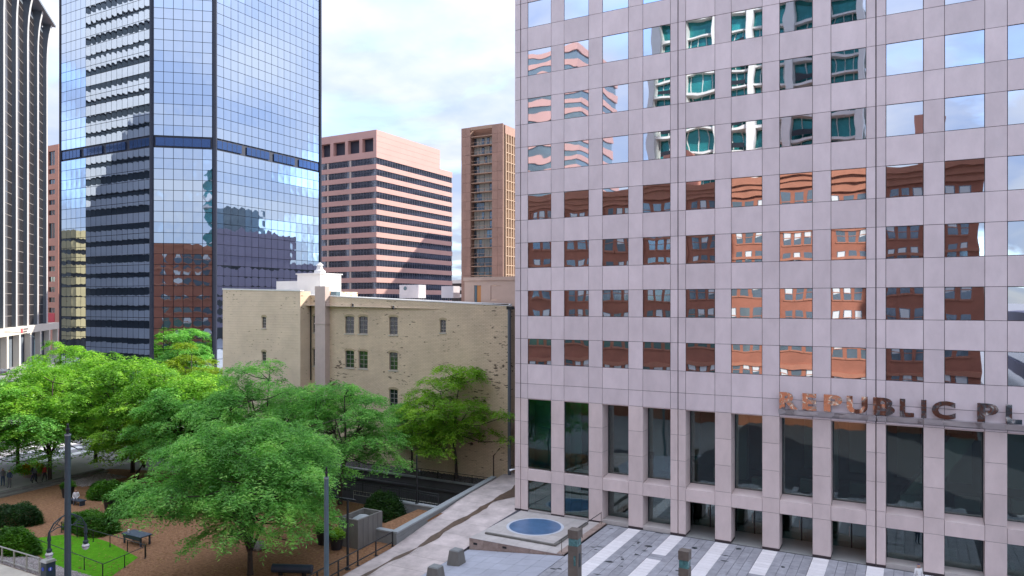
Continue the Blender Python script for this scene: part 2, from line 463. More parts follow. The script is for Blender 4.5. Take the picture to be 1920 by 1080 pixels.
def wall_open(mb, u0, u1, z0, ztop, v, depth, openings, ax=0):
    """wall face at v (towards -v) with rectangular openings and their reveals; ztop(u) gives the top"""
    us = sorted(set([u0, u1] + [x for o in openings for x in o[:2]]))
    zs = sorted(set([z0] + [x for o in openings for x in o[2:]]))
    P = (lambda u, w, z: (u, w, z)) if ax == 0 else (lambda u, w, z: (w, u, z))
    for i in range(len(us) - 1):
        a, b = us[i], us[i + 1]
        for j in range(len(zs)):
            c = zs[j]
            if j + 1 < len(zs): d0 = d1 = zs[j + 1]
            else: d0, d1 = ztop(a), ztop(b)
            mu, mz = (a + b) / 2, (c + min(d0, d1)) / 2
            if any(o[0] < mu < o[1] and o[2] < mz < o[3] for o in openings): continue
            mb.poly([P(a, v, c), P(b, v, c), P(b, v, d1), P(a, v, d0)])
    for (a, b, c, d) in openings:
        w = v + depth
        mb.poly([P(a, v, c), P(a, w, c), P(b, w, c), P(b, v, c)])
        mb.poly([P(a, v, d), P(b, v, d), P(b, w, d), P(a, w, d)])
        mb.poly([P(a, v, c), P(a, v, d), P(a, w, d), P(a, w, c)])
        mb.poly([P(b, v, c), P(b, w, c), P(b, w, d), P(b, v, d)])

def pane_mesh(name, w, h, sag, mtl, n=5):
    """pillowed glass pane facing -Y, centred"""
    v, f = [], []
    for j in range(n + 1):
        for i in range(n + 1):
            x, z = i / n * 2 - 1, j / n * 2 - 1
            y = sag * (1 - x * x) * (1 - z * z)
            v.append((x * w / 2, y, z * h / 2))
    for j in range(n):
        for i in range(n):
            q = j * (n + 1) + i
            f.append((q, q + 1, q + n + 2, q + n + 1))
    me = bpy.data.meshes.new(name); me.from_pydata(v, [], f)
    me.polygons.foreach_set('use_smooth', [True] * len(f))
    me.materials.append(M[mtl]); me.update()
    return me
def join_meshes(name, items, mats):
    """items: (mesh, Matrix) joined into one mesh"""
    V, Fc, k = [], [], 0
    for me, mx in items:
        V += [tuple(mx @ q.co) for q in me.vertices]
        Fc += [tuple(k + i for i in p.vertices) for p in me.polygons]
        k += len(me.vertices)
    o = bpy.data.meshes.new(name); o.from_pydata(V, [], Fc)
    for m in mats: o.materials.append(M[m])
    o.polygons.foreach_set('use_smooth', [items[0][0].polygons[0].use_smooth] * len(Fc)); o.update()
    return o

G = -0.8          # park and street level; the plaza by the office tower is 0

# ------------------------------------------------------------------ the setting
def structure(name, mb, m):
    o = part(name, mb, m); o['kind'] = 'structure'; return o
def sheet(pts, z):
    return MB().poly([(x, y, z(x, y) if callable(z) else z) for x, y in pts])

TU0, TU1, TV0, TV1 = -68.0, -34.6, 50.0, 60.1      # sunken garage ramp
g = MB(); Rg = 3500
for (a, b, c, d) in ((-Rg, TU0, -Rg, Rg), (TU1, Rg, -Rg, Rg), (TU0, TU1, -Rg, TV0), (TU0, TU1, TV1, Rg)):
    g.poly([(a, c, G), (b, c, G), (b, d, G), (a, d, G)])
ground = structure('ground', g, 'street')

def zwalk(v): return G + (0.012 - G) * min(1, max(0, (v - 41.5) / 12.0))
def wall_u(v): return -33.05 - (v - 42.6) * 0.118 if v > 42.6 else -33.05 + (42.6 - v) * 0.09   # skewed edge of the park
structure('park_bed', sheet([(-72.9, 26.6), (-31.6, 26.6), (-33.1, 42.5), (-34.1, 49.95), (-67.9, 49.95), (-75.2, 47.5)], G + 0.006), 'mulch')
structure('lawn', sheet([(-58.5, 30.0), (-57.0, 32.2), (-54.5, 33.0), (-52.3, 32.9), (-47.3, 31.9), (-45.4, 28.6), (-48.5, 27.6), (-51.4, 28.3), (-55.8, 29.2)], G + 0.014), 'lawn')
structure('gravel_bed', sheet([(-56.5, 26.65), (-45.0, 26.65), (-45.3, 28.5), (-48.5, 27.55), (-51.4, 28.25), (-56.0, 29.1)], G + 0.010), 'concrete_dark')

def pebbles(name, poly_fn, n, r0, r1, z, mtl, label, seed):
    rr = random.Random(seed); mb = MB()
    for _ in range(n):
        x, y = poly_fn(rr); r = rr.uniform(r0, r1); a = rr.uniform(0, 6.28)
        ring = [(x + r * math.cos(a + k * 1.2566) * rr.uniform(.7, 1.2), y + r * math.sin(a + k * 1.2566) * rr.uniform(.7, 1.2), z + r * 0.25) for k in range(5)]
        top = (x + rr.uniform(-.2, .2) * r, y, z + r * rr.uniform(.7, 1.0))
        i = len(mb.v); mb.v += ring + [top] + [(p[0], p[1], z - 0.01) for p in ring]
        for k in range(5):
            q = (k + 1) % 5
            mb.f += [(i + k, i + q, i + 5), (i + 6 + k, i + 6 + q, i + q, i + k)]; mb.mi += [0, 0]
    o = part(name, mb, mtl, kind='stuff'); tag(o, label, 'gravel'); return o
pebbles('gravel', lambda r: (r.uniform(-56, -45.2), r.uniform(26.7, 28.2)), 2600, 0.05, 0.11, G + 0.01, 'pebble', 'pale river pebbles between the lawn fence and the tube railing', 3)
pebbles('gravel', lambda r: (r.uniform(-66, -35.0), r.uniform(60.45, 62.7)), 5000, 0.07, 0.17, G, 'pebble_dark', 'dark stones along the foot of the tan brick wall', 4)
pebbles('gravel', lambda r: (r.uniform(-74.6, -70), r.uniform(41.5, 46)), 1200, 0.06, 0.14, G + 0.006, 'pebble', 'pale stones at the tree feet by the pavement kerb', 5)

rr = random.Random(9); mb = MB()
for _ in range(2600):
    x, y = rr.uniform(-71, -33.5), rr.uniform(27.2, 49.5)
    if -47 > x and y < 28.6: continue
    a, l = rr.uniform(0, 6.28), rr.uniform(.05, .13); z = G + .022 + rr.uniform(0, .03)
    c_, s_ = math.cos(a) * l, math.sin(a) * l
    mb.poly([(x - c_, y - s_, z), (x + s_ * .4, y - c_ * .4, z + .012), (x + c_, y + s_, z), (x - s_ * .4, y + c_ * .4, z + .01)])
tag(part('leaf_litter', mb, 'leaf_dry', kind='stuff'), 'scattered dry leaves on the mulch and the lawn', 'leaves')
# sunken ramp
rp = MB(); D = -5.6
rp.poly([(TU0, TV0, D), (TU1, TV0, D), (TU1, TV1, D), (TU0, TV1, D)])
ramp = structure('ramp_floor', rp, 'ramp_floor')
rw = MB()
rw.poly([(TU0, TV1, D), (TU1, TV1, D), (TU1, TV1, G), (TU0, TV1, G)])
rw.poly([(TU0, TV0, D), (TU0, TV1, D), (TU0, TV1, G), (TU0, TV0, G)])
rw.poly([(TU0, TV0, D), (TU0, TV0, G), (TU1, TV0, G), (TU1, TV0, D)])
rw.poly([(TU1, TV0, D), (TU1, TV0, G), (TU1, TV1, G), (TU1, TV1, D)])
t = thing('retaining_wall', 'dark grey concrete walls of the sunken garage ramp below the tan brick wall', 'wall', (-50, 60, D))
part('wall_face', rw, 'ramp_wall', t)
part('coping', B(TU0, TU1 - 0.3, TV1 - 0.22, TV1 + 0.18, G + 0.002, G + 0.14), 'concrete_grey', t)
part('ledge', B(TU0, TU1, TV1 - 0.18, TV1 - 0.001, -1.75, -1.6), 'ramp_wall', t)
lt = part('wall_light', MB().lathe((-38.6, TV1 - 0.12, -2.6), [(0.05, -0.12), (0.16, -0.05), (0.16, 0.05), (0.05, 0.12)], 10), 'black_metal', t)
part('lens', B(-38.68, -38.52, TV1 - 0.32, TV1 - 0.28, -2.68, -2.52), 'globe', lt)

# skewed walkway of slabs, rising towards the office tower
wk = structure('walkway', MB().poly([(wall_u(24), 24, G + .003), (-28.0, 24, G + .003), (-28.0, 41.5, G + .003), (wall_u(41.5), 41.5, G + .003)])
               .poly([(wall_u(41.5), 41.5, G + .003), (-28.0, 41.5, G + .003), (-28.0, 44.5, zwalk(44.5) - .03), (wall_u(44.5), 44.5, zwalk(44.5) - .03)])
               .poly([(wall_u(44.5), 44.5, zwalk(44.5) - .03), (-28.0, 44.5, zwalk(44.5) - .03), (-28.6, 66, -.02), (wall_u(62), 66, -.02)]), 'paver_joint')
v = 25.75
while v < 64:
    v2 = v + 2.25
    for side in (0, 1):
        def uu(vv, s):
            l, r_ = wall_u(vv) + 0.02, -28.02 if vv < 44.5 else -28.05 - (vv - 44.5) * 0.028
            m_ = -31.1 - (vv - 44) * 0.02
            return (l, m_ - 0.012) if s == 0 else (m_ + 0.012, r_)
        a0, a1 = uu(v, side); b0, b1 = uu(v2 - .025, side)
        mb = MB().hexa([(a0, v, zwalk(v) - .02), (a1, v, zwalk(v) - .02), (b1, v2 - .025, zwalk(v2) - .02), (b0, v2 - .025, zwalk(v2) - .02)],
                       [(a0, v, zwalk(v) + .012), (a1, v, zwalk(v) + .012), (b1, v2 - .025, zwalk(v2) + .012), (b0, v2 - .025, zwalk(v2) + .012)])
        part('slab', mb, 'concrete_walk', wk)
    v = v2
# wet, rusty drain line
rr = random.Random(2)
pts = []
N_ = 60
for k in range(N_ + 1):
    vv = 27 + k * (59.5 - 27) / N_
    uc = -31.35 + 0.10 * math.sin(vv * 0.9) + (0.4 if vv > 52 else 0) * (vv - 52) / 7
    wd = 0.10 + 0.08 * math.sin(vv * 1.7 + 1) + rr.uniform(0, .12) + (0.14 if 43 < vv < 52 else 0) + max(0, (vv - 53.5)) * 0.26
    pts.append((uc - wd * 0.8, uc + wd, vv))
mb = MB()
for k in range(N_):
    a, b = pts[k], pts[k + 1]
    mb.poly([(a[0], a[2], zwalk(a[2]) + .028), (a[1], a[2], zwalk(a[2]) + .028), (b[1], b[2], zwalk(b[2]) + .028), (b[0], b[2], zwalk(b[2]) + .028)])
structure('drain_channel', mb, 'drain_stain')

# bluish tile slope in front of the plinth
def ztile(u): return max(G, min(0.0, (u + 20.4) * 0.8 / 7.6))
tl = structure('tile_slope', MB().poly([(-28.0, 26, G + .001), (-20.4, 26, -.03), (-20.4, 44.43, -.03), (-28.0, 44.43, G + .001)]), 'paver_joint')
nu, nv = 6, 15
for i in range(nu):
    for j in range(nv):
        a, b = -28.0 + i * 7.6 / nu, -28.0 + (i + 1) * 7.6 / nu - .02
        c, d = 26.4 + j * 1.2, 26.4 + (j + 1) * 1.2 - .02
        part('tile', MB().hexa([(a, c, ztile(a) - .02), (b, c, ztile(b) - .02), (b, d, ztile(b) - .02), (a, d, ztile(a) - .02)],
                               [(a, c, ztile(a) + .012), (b, c, ztile(b) + .012), (b, d, ztile(b) + .012), (a, d, ztile(a) + .012)]), 'tile_blue', tl)

# plaza with long pavers, white stripes on the pier lines and dark inlays
pz = structure('plaza', MB().box(-20.4, 60, -0.5, 58, -0.79, -0.03), 'paver_joint')
pav = {}
def paver(w, l, m_):
    k = (round(w, 3), round(l, 3), m_)
    if k not in pav: pav[k] = B(-w / 2, w / 2, -l / 2, l / 2, -0.03, 0.0).mesh('paver', m_)
    return pav[k]
W0, PITCH, WW = -27.35, 3.235, 2.10
stripes = [W0 + PITCH * k - (PITCH - WW) + 0.06 for k in range(3, 11)]
SW = 1.0
rr = random.Random(5)
cols = []
u = -20.38
for s in stripes + [99]:
    n = max(1, round((min(s, 8.0) - u) / 0.56))
    if s > 8.0 and u > 7: break
    w = (min(s, 8.0) - u) / n
    for k in range(n): cols.append((u + w * k, w - 0.026))
    u = s + SW
for (u0, w) in cols:
    vv = 38.0 - rr.uniform(0, 2.0)
    while vv < 52.25:
        l = min(rr.choice((2.4, 3.0, 3.6)), 52.27 - vv)
        if l > 0.15: put('paver', paver(w, l - 0.024, 'paver'), pz, (u0 + w / 2, vv + l / 2, 0))
        vv += l
for i, s in enumerate(stripes[:7]):
    vv = 52.2
    gaps = {1: (46.7, 47.5), 3: (45.4, 47.3), 4: (44.0, 45.5)}.get(i)
    while vv > 38.5:
        mid = vv - 0.25
        m_ = 'paver' if gaps and gaps[0] < mid < gaps[1] else 'paver_white'
        put('white_paver' if m_ == 'paver_white' else 'paver', paver(SW - 0.02, 0.485, m_), pz, (s + SW / 2, mid, 0.002))
        vv -= 0.5
for k in range(64):
    i = rr.randrange(7)
    lo = (stripes[i - 1] + SW + 0.25) if i else -20.1
    cxp, cyp = rr.uniform(lo, stripes[i] - 0.25), rr.uniform(40.5, 51.8)
    n = rr.choice((3, 4, 5, 6)); rx = rr.uniform(0.12, 0.45); ry = rr.uniform(0.08, 0.30)
    a0 = rr.uniform(0, 6)
    pl = [(cxp + rx * math.cos(a0 + 6.283 * j / n) * rr.uniform(.6, 1.1), cyp + ry * math.sin(a0 + 6.283 * j / n) * rr.uniform(.6, 1.1), 0.004) for j in range(n)]
    part('inlay', MB().prism(pl, (0, 0, 0.004)), 'inlay', pz)

# pavements, kerb and street on the far side of the park
structure('pavement', sheet([(-82.0, 20), (-73.4, 20), (-73.4, 36), (-75.6, 47.6), (-77, 64), (-86, 64)], G + 0.004), 'concrete')
kb = MB().hexa([(-72.9, 27, G - .05), (-72.3, 27, G - .05), (-74.4, 46.4, G - .05), (-75.0, 46.4, G - .05)], [(-72.9, 27, G + .32), (-72.3, 27, G + .32), (-74.4, 46.4, G + .32), (-75.0, 46.4, G + .32)])
kb.hexa([(-72.29, 27, G - .05), (-71.6, 27, G - .05), (-73.7, 46.4, G - .05), (-74.39, 46.4, G - .05)], [(-72.29, 27, G + .16), (-71.6, 27, G + .16), (-73.7, 46.4, G + .16), (-74.39, 46.4, G + .16)])
structure('kerb', kb, 'concrete_dark')
structure('asphalt_road', sheet([(-400, 36), (-130, 66), (-130, 78), (-400, 140)], G + 0.004), 'asphalt')
for k in range(6):
    structure('road_marking', sheet([(-86 - k * 3.2, 45 + k * 1.1), (-84.8 - k * 3.2, 45 + k * 1.1), (-86.0 - k * 3.2, 52 + k * 1.1), (-87.2 - k * 3.2, 52 + k * 1.1)], G + 0.008), 'mark_white')
sl = structure('paved_terrace', sheet([(-62, 18), (-46.5, 18), (-46.5, 26.6), (-62, 26.6)], G + 0.003), 'paver_joint')
for i in range(9):
    for j in range(4):
        part('slab', B(-60 + i * 1.5, -58.52 + i * 1.5, 20.6 + j * 1.5, 22.08 + j * 1.5, G + .003, G + .03), 'slab_cream', sl)

# ------------------------------------------------------------------ granite office tower
TW = thing('office_tower', 'pink granite office tower with square mirror windows and chrome lettering above tall ground floor windows', 'building', (-4, 52.4, 0))
FV = 52.4
UL, UR, VB, ZT = -28.55, 20.0, 84.5, 152.0
def w0(i): return W0 + PITCH * i
mb = MB().box(UL + .04, UR - .04, FV + .05, VB, 9.2, ZT)
mb.box(UL + .04, UL + .3, FV + 1.3, VB, 0, 9.2).box(UR - .3, UR - .04, FV + .06, VB, 0, 9.2)
part('backing_wall', mb, 'granite_joint', TW)
core = part('lobby', MB().box(UL + .3, UR - .3, 61.5, VB - .1, 0.0, 9.19), 'lobby_dark', TW)
part('lobby_floor', B(UL + .31, UR - .31, FV + 0.02, 61.49, -0.02, 0.012), 'lobby_floor', core)
part('mezzanine', B(UL + .31, UR - .31, FV + 1.35, 61.49, 2.7, 3.35), 'lobby_dark', core)
for k in range(5):
    part('lobby_column', MB().box(-24.8 + k * 6.4, -23.9 + k * 6.4, 57.5, 58.4, 0.013, 2.69).box(-24.8 + k * 6.4, -23.9 + k * 6.4, 57.5, 58.4, 3.36, 9.0), 'lobby_light', core)
part('stair', MB().hexa([(-1, 55.5, 3.36), (0.6, 55.5, 3.36), (3.6, 55.5, 8.2), (2.2, 55.5, 8.2)], [(-1, 57.2, 3.36), (0.6, 57.2, 3.36), (3.6, 57.2, 8.2), (2.2, 57.2, 8.2)]), 'galvanised', core)
part('partition', B(-27.9, -23.6, 54.6, 54.75, 3.36, 9.19), 'lobby_teal', core)
part('partition', B(-27.9, -23.6, 54.6, 54.75, 0.02, 2.69), 'lobby_dark', core)
for k in range(9):
    part('lobby_bench', B(-20.5 + k * 3.1, -19.1 + k * 3.1, 55.9 + (k % 2) * .8, 56.5 + (k % 2) * .8, 0.013, 0.45), 'lobby_light' if k % 3 else 'granite_post', core)
    part('desk', B(-19.9 + k * 3.2, -18.5 + k * 3.2, 55.2 + (k % 3) * .9, 55.9 + (k % 3) * .9, 3.36, 4.15), 'lobby_light', core)
    part('ceiling_panel', B(-20.2 + k * 3.235, -18.6 + k * 3.235, 54.6, 58.6, 9.02, 9.1), 'lobby_light', core)
    part('wall_panel', B(-20.4 + k * 3.235, -18.9 + k * 3.235, 61.38, 61.48, 4.0, 8.4), 'lobby_light' if k % 2 else 'lobby_teal', core)
panels = []   # (u0,u1,z0,z1,depth)
def pier_cols(i):
    a, b = w0(i - 1) + WW, w0(i)
    if i == 0: return [(UL, -28.03), (-27.99, b)]
    if i in (4, 8, 12): m_ = (a + b) / 2; return [(a, m_ - .02), (m_ + .02, b)]
    return [(a, b)]
NB = 15
def zsill(k): return 12.0 + 3.9 * k
NK = 36
for k in range(NK):
    z0, z1 = zsill(k), zsill(k) + 2.05
    for i in range(NB):
        for (a, b) in pier_cols(i):
            panels.append((a, b, z0, z1)); panels.append((a, b, z1, z0 + 3.9))
        if i < NB - 1: panels.append((w0(i), w0(i) + WW, z1, z0 + 3.9))
for (z0, z1) in ((10.4, 12.0), (9.2, 10.4)):
    for i in range(NB):
        for (a, b) in pier_cols(i): panels.append((a, b, z0, z1))
        if i < NB - 1: panels.append((w0(i), w0(i) + WW, z0, z1))
CF, CR = Vector((-math.sin(YAW), math.cos(YAW))), Vector((math.cos(YAW), math.sin(YAW)))
def apparent(a, b, z0, z1):
    c = Vector(((a + b) / 2, FV)); d = c.dot(CF)
    x = c.dot(CR) / d; y = ((z0 + z1) / 2 - HC) / d
    if d < 1 or abs(x) > 0.72 or y > 0.43 or y < -0.39: return 0
    return (b - a) * (z1 - z0) / d / d
panels.sort(key=lambda p: -apparent(*p))
pm = {}
rest = MB()
for n, (a, b, z0, z1) in enumerate(panels):
    w, h_ = b - a - .03, z1 - z0 - .03
    if n < 270 and apparent(a, b, z0, z1) > 0:
        key = (round(w, 3), round(h_, 3))
        if key not in pm: pm[key] = B(-w / 2, w / 2, 0, .06, -h_ / 2, h_ / 2).mesh('panel', 'granite')
        put('panel', pm[key], TW, ((a + b) / 2, FV + rng.uniform(-.006, .006), (z0 + z1) / 2))
    else:
        rest.box(a + .0175, b - .0175, FV, FV + .06, z0 + .0175, z1 - .0175)
part('panel', rest, 'granite', TW, kind='stuff')
# mirror windows of the upper floors
pane = pane_mesh('window', WW - .06, 2.05 - .06, 0.0022, 'mirror')
far = []
for k in range(NK):
    for i in range(NB - 1):
        c = (w0(i) + WW / 2, FV + .035, zsill(k) + 1.025)
        rot = Matrix.Rotation(rng.uniform(-.004, .004), 4, 'Z') @ Matrix.Rotation(rng.uniform(-.004, .004), 4, 'X')
        fl = -1 if rng.random() < 0.4 else 1
        if k < 8 and i < 11:
            o = put('window', pane, TW, c); o.rotation_euler = rot.to_euler(); o.scale = (1, fl, 1)
        else: far.append((pane, Matrix.Translation(Vector(c)) @ rot))
put('window', join_meshes('window', far, ['mirror']), TW, kind='stuff')
# tall lower windows between deep piers
DP = 1.3
for i in range(NB):
    for (a, b) in pier_cols(i):
        for (z0, z1) in ((7.32, 9.2), (5.44, 7.32), (3.56, 5.44), (2.55, 3.56), (0.13, 2.55)):
            part('pier_block', B(a + .012, b - .012, FV, FV + DP, z0 + .012, z1 - .012), 'granite_warm' if z1 <= 9.2 else 'granite', TW)
        part('pier_core', B(a + .03, b - .03, FV + .03, FV + DP - .03, 0.10, 9.19), 'granite_joint', TW)
        part('base_trim', B(a, b, FV - .02, FV + DP, 0.0, 0.125), 'base_trim', TW)
for i in range(NB - 1):
    a, b = w0(i), w0(i) + WW
    sp = part('spandrel', MB().hexa([(a + .01, FV + .002, 2.56), (b - .01, FV + .002, 2.56), (b - .01, FV + DP, 2.56), (a + .01, FV + DP, 2.56)],
                               [(a + .01, FV + .002, 3.45), (b - .01, FV + .002, 3.45), (b - .01, FV + DP, 3.62), (a + .01, FV + DP, 3.62)]), 'granite_warm', TW)
    part('soffit', B(a, b, FV + .06, FV + DP, 9.14, 9.198), 'granite_warm', TW)
    flush = i < 2
    vg = FV + .10 if flush else FV + DP - .05
    gm = 'shop_glass_teal' if flush else 'shop_glass'
    wd = part('tall_window', B(a + .03, b - .03, vg, vg + .02, 3.66, 9.13), gm, TW)
    for q in (0.0, 1.0):
        part('frame', B(a + .012 + q * (WW - .074), a + .062 + q * (WW - .074), vg - .03, vg + .05, 3.64, 9.13), 'dark_teal_metal', wd)
    if i in (4, 5, 6, 7):
        vg = FV + 3.0
        dr = part('entrance_door', B(a - .3, b + .3, vg, vg + .03, 0.03, 2.68), 'shop_glass', TW)
        for q in (a - .3, (a + b) / 2 - .04, b + .22): part('frame', B(q, q + .08, vg - .03, vg + .06, 0.02, 2.68), 'black_metal', dr)
        part('handle', B((a + b) / 2 - .16, (a + b) / 2 - .12, vg - .09, vg - .05, 0.8, 1.5), 'galvanised', dr)
        part('transom', B(a - .3, b + .3, vg - .02, vg + .05, 2.1, 2.18), 'black_metal', dr)
    else:
        sh = part('shop_window', B(a + .03, b - .03, vg, vg + .02, 0.30, 2.55), gm, TW)
        for q in (0.0, 1.0): part('frame', B(a + .012 + q * (WW - .074), a + .062 + q * (WW - .074), vg - .03, vg + .05, 0.30, 2.55), 'dark_teal_metal', sh)
        part('sill', B(a + .012, b - .012, FV + .02, FV + DP, 0.013, 0.29 if not flush else 0.16), 'concrete_plinth', TW)
cm = part('security_camera', MB().tube([(UL, FV + .2, 3.3), (UL - .25, FV + .05, 3.25), (UL - .42, FV - .12, 3.2)], [.03, .05, .08], 8), 'globe', TW)
part('bracket', B(UL - .06, UL - .002, FV + .12, FV + .28, 3.15, 3.45), 'black_metal', cm)

# chrome letters
SG = thing('building_sign', 'row of chrome capital letters on a polished ledge across the granite facade', 'sign', (-1, 52.2, 9.7))
LZ, LH = 9.80, 1.13
def letter(ch, a, b):
    cu = bpy.data.curves.new('letter', 'FONT'); cu.body = ch; cu.size = 1.0; cu.extrude = 0.09; cu.offset = 0.05
    cu.resolution_u = 4
    tmp = bpy.data.objects.new('tmp', cu); COL.objects.link(tmp)
    bpy.context.view_layer.update()
    me = bpy.data.meshes.new_from_object(tmp.evaluated_get(bpy.context.evaluated_depsgraph_get()))
    bpy.data.objects.remove(tmp)
    co = np.empty(len(me.vertices) * 3); me.vertices.foreach_get('co', co); co = co.reshape(-1, 3)
    lo, hi = co.min(0), co.max(0)
    x = (co[:, 0] - lo[0]) / (hi[0] - lo[0]) * (b - a); z = (co[:, 1] - lo[1]) / (hi[1] - lo[1]) * LH
    out = np.stack([x, -co[:, 2], z], 1)
    me.vertices.foreach_set('co', out.astype(np.float32).ravel()); me.materials.clear(); me.materials.append(M['chrome']); me.update()
    put('letter', me, SG, (a, FV - .30, LZ))
for ch, a, b in (('R', -7.89, -6.70), ('E', -6.43, -5.55), ('P', -5.11, -3.98), ('U', -3.73, -2.50), ('B', -2.19, -0.95), ('L', -0.68, 0.12),
                 ('I', 0.50, 0.79), ('C', 1.07, 2.34), ('P', 3.45, 4.53), ('L', 4.88, 5.69)):
    letter(ch, a, b)
lg = part('ledge', MB().hexa([(-7.95, FV - .12, 9.38), (6.6, FV - .12, 9.38), (6.6, FV - .001, 9.30), (-7.95, FV - .001, 9.30)],
                             [(-7.95, FV - .50, 9.76), (6.6, FV - .50, 9.76), (6.6, FV - .001, 9.76), (-7.95, FV - .001, 9.76)]), 'chrome', SG)

# plinth with the blue disc
PL = thing('plinth', 'low stone plinth of pale slabs beside the granite tower', 'plinth', (-24.3, 48.4, G))
fr = []
for k in range(6):
    a, b = -27.95 + k * 7.35 / 6, -27.95 + (k + 1) * 7.35 / 6 - .02
    zb0, zb1 = ztile(a) - .05, min(ztile(b) - .05, -.06)
    part('front_block', MB().hexa([(a, 44.45, zb0), (b, 44.45, zb1), (b, 45.65, zb1), (a, 45.65, zb0)], [(a, 44.45, .03), (b, 44.45, .03), (b, 45.65, .03), (a, 45.65, .03)]), 'concrete_stained', PL)
    part('cap_slab', B(a, b, 44.43, 45.63, .032, .06), 'concrete_plinth', PL)
for k, a in enumerate((-27.6, -25.2)):
    part('vent', B(a, a + .32, 44.43, 44.449, -.38 + k * .12, -.24 + k * .12), 'black_metal', PL)
part('plinth_core', MB().hexa([(-27.9, 45.66, G), (-20.62, 45.66, G), (-20.62, 52.36, G), (-28.3, 52.36, G)], [(-27.9, 45.66, .01), (-20.62, 45.66, .01), (-20.62, 52.36, .01), (-28.3, 52.36, .01)]), 'paver_joint', PL)
for i in range(6):
    for j in range(6):
        a, c = -27.93 + i * 1.22, 45.67 + j * 1.115
        part('slab', B(a, a + 1.205, c, c + 1.10, .01, .03), 'concrete_plinth', PL)
part('kerb_bar', B(-27.4, -21.7, 45.70, 45.90, .03, .17), 'concrete_dark', PL)
part('kerb_bar', B(-21.92, -21.7, 45.92, 51.6, .03, .17), 'concrete_dark', PL)
part('edge_strip', B(-21.0, -20.5, 44.46, 52.3, 0.031, .10), 'concrete_stained', PL)
part('disc_ring', MB().lathe((-25.0, 49.1, .031), [(2.18, 0), (2.18, .004)], 48), 'disc_ring', PL)
part('disc', MB().lathe((-25.0, 49.1, .036), [(1.97, 0), (1.97, .004)], 48), 'disc_blue', PL, )
hr = thing('handrail', 'dark metal handrail along the edge of the stone plinth', 'handrail', (-20.75, 48, .1))
part('top_rail', MB().tube([(-20.75, 44.3, .98), (-20.75, 48, .98), (-20.75, 51.9, .98)], .028), 'black_metal', hr)
for vv in (44.7, 48.2, 51.85): part('post', MB().tube([(-20.75, vv, .10), (-20.75, vv, .97)], .025), 'granite_post', hr)
# ------------------------------------------------------------------ blue glass tower
GT = thing('glass_tower', 'tall blue mirror glass tower with chamfered corner and dark recessed band of windows', 'building', (-125, 95, G))
A_, B_ = Vector((-121.84, 84.78)), Vector((-113.55, 91.77))
L_, R_ = Vector((-150.73, 84.78)), Vector((-113.55, 119.3))
GZ = 97.0
ins = 0.22
poly = [(-150.6, 84.78 + ins), (A_.x - .05, A_.y + ins), (B_.x - ins, B_.y + .05), (R_.x - ins, 119.2), (-121.8, 126.3), (-150.6, 126.3)]
part('frame_core', MB().prism([(x, y, G) for x, y in poly], (0, 0, GZ - G)), 'mullion', GT)
faces = [(L_, A_, 17), (A_, B_, 6), (B_, R_, 16)]
rows = [(47.6 + 1.95 * k, 1.95) for k in range(25)] + [(45.4 - 1.95 * (k + 1), 1.95) for k in range(23)]
cells = []
for fi, (p, q, n) in enumerate(faces):
    d = (q - p); ln = d.length; d.normalize(); th = math.atan2(d.y, d.x)
    nrm = Vector((math.sin(th), -math.cos(th)))
    m0 = 0.42 if fi != 1 else 0.38
    w = (ln - 2 * m0) / n
    for c in range(n):
        mid = p + d * (m0 + w * (c + .5))
        for (z, h_) in rows:
            dep = mid.dot(CF); x = mid.dot(CR) / dep; y = (z + h_ / 2 - HC) / dep
            cosv = abs(nrm.dot(mid.normalized()))
            vis = -0.07 < y < 0.43
            cells.append(((cosv / dep / dep) if vis else 0, fi, mid.x, mid.y, z + h_ / 2, th, w, h_))
cells.sort(key=lambda c: -c[0])
pms, stuff = {}, []
for n, (a, fi, x, y, z, th, w, h_) in enumerate(cells):
    if fi not in pms: pms[fi] = pane_mesh('glass_pane', w - .085, h_ - .085, 0.003, 'mirror_blue', 4)
    rot = Matrix.Rotation(th + rng.uniform(-.0009, .0009), 4, 'Z') @ Matrix.Rotation(rng.uniform(-.0009, .0009), 4, 'X')
    if n < 290 and a > 0:
        o = put('glass_pane', pms[fi], GT, (x, y, z)); o.rotation_euler = rot.to_euler()
    else: stuff.append((pms[fi], Matrix.Translation((x, y, z)) @ rot))
put('glass_pane', join_meshes('glass_pane', stuff, ['mirror_blue']), GT, kind='stuff')
for p in (L_, A_, B_, R_):
    r_ = .42 if p in (A_, B_) else .3
    part('corner_trim', MB().tube([(p.x - .05, p.y + .12, G), (p.x - .05, p.y + .12, GZ)], r_, 8), 'mullion', GT)
for (p, q, n) in faces:
    d = (q - p); ln = d.length; d.normalize(); th = math.atan2(d.y, d.x)
    nw = 1 if n == 6 else 4
    for k in range(nw):
        a, b = (k + .10) * ln / nw, (k + .92) * ln / nw
        if nw == 1: a, b = 0.7, ln - .7
        wdw = part('band_window', B(a, b, 0.02, .12, 45.75, 47.25), 'band_glass', GT, local=True)
        wdw.location = Vector((p.x, p.y, 0)) - GT.location; wdw.rotation_euler = (0, 0, th)
        mb = MB(); nm = 5 if nw == 4 else 6
        for j in range(1, nm): mb.box(a + (b - a) * j / nm - .03, a + (b - a) * j / nm + .03, -.01, .02, 45.75, 47.25)
        part('mullion', mb, 'mullion', wdw, local=True)

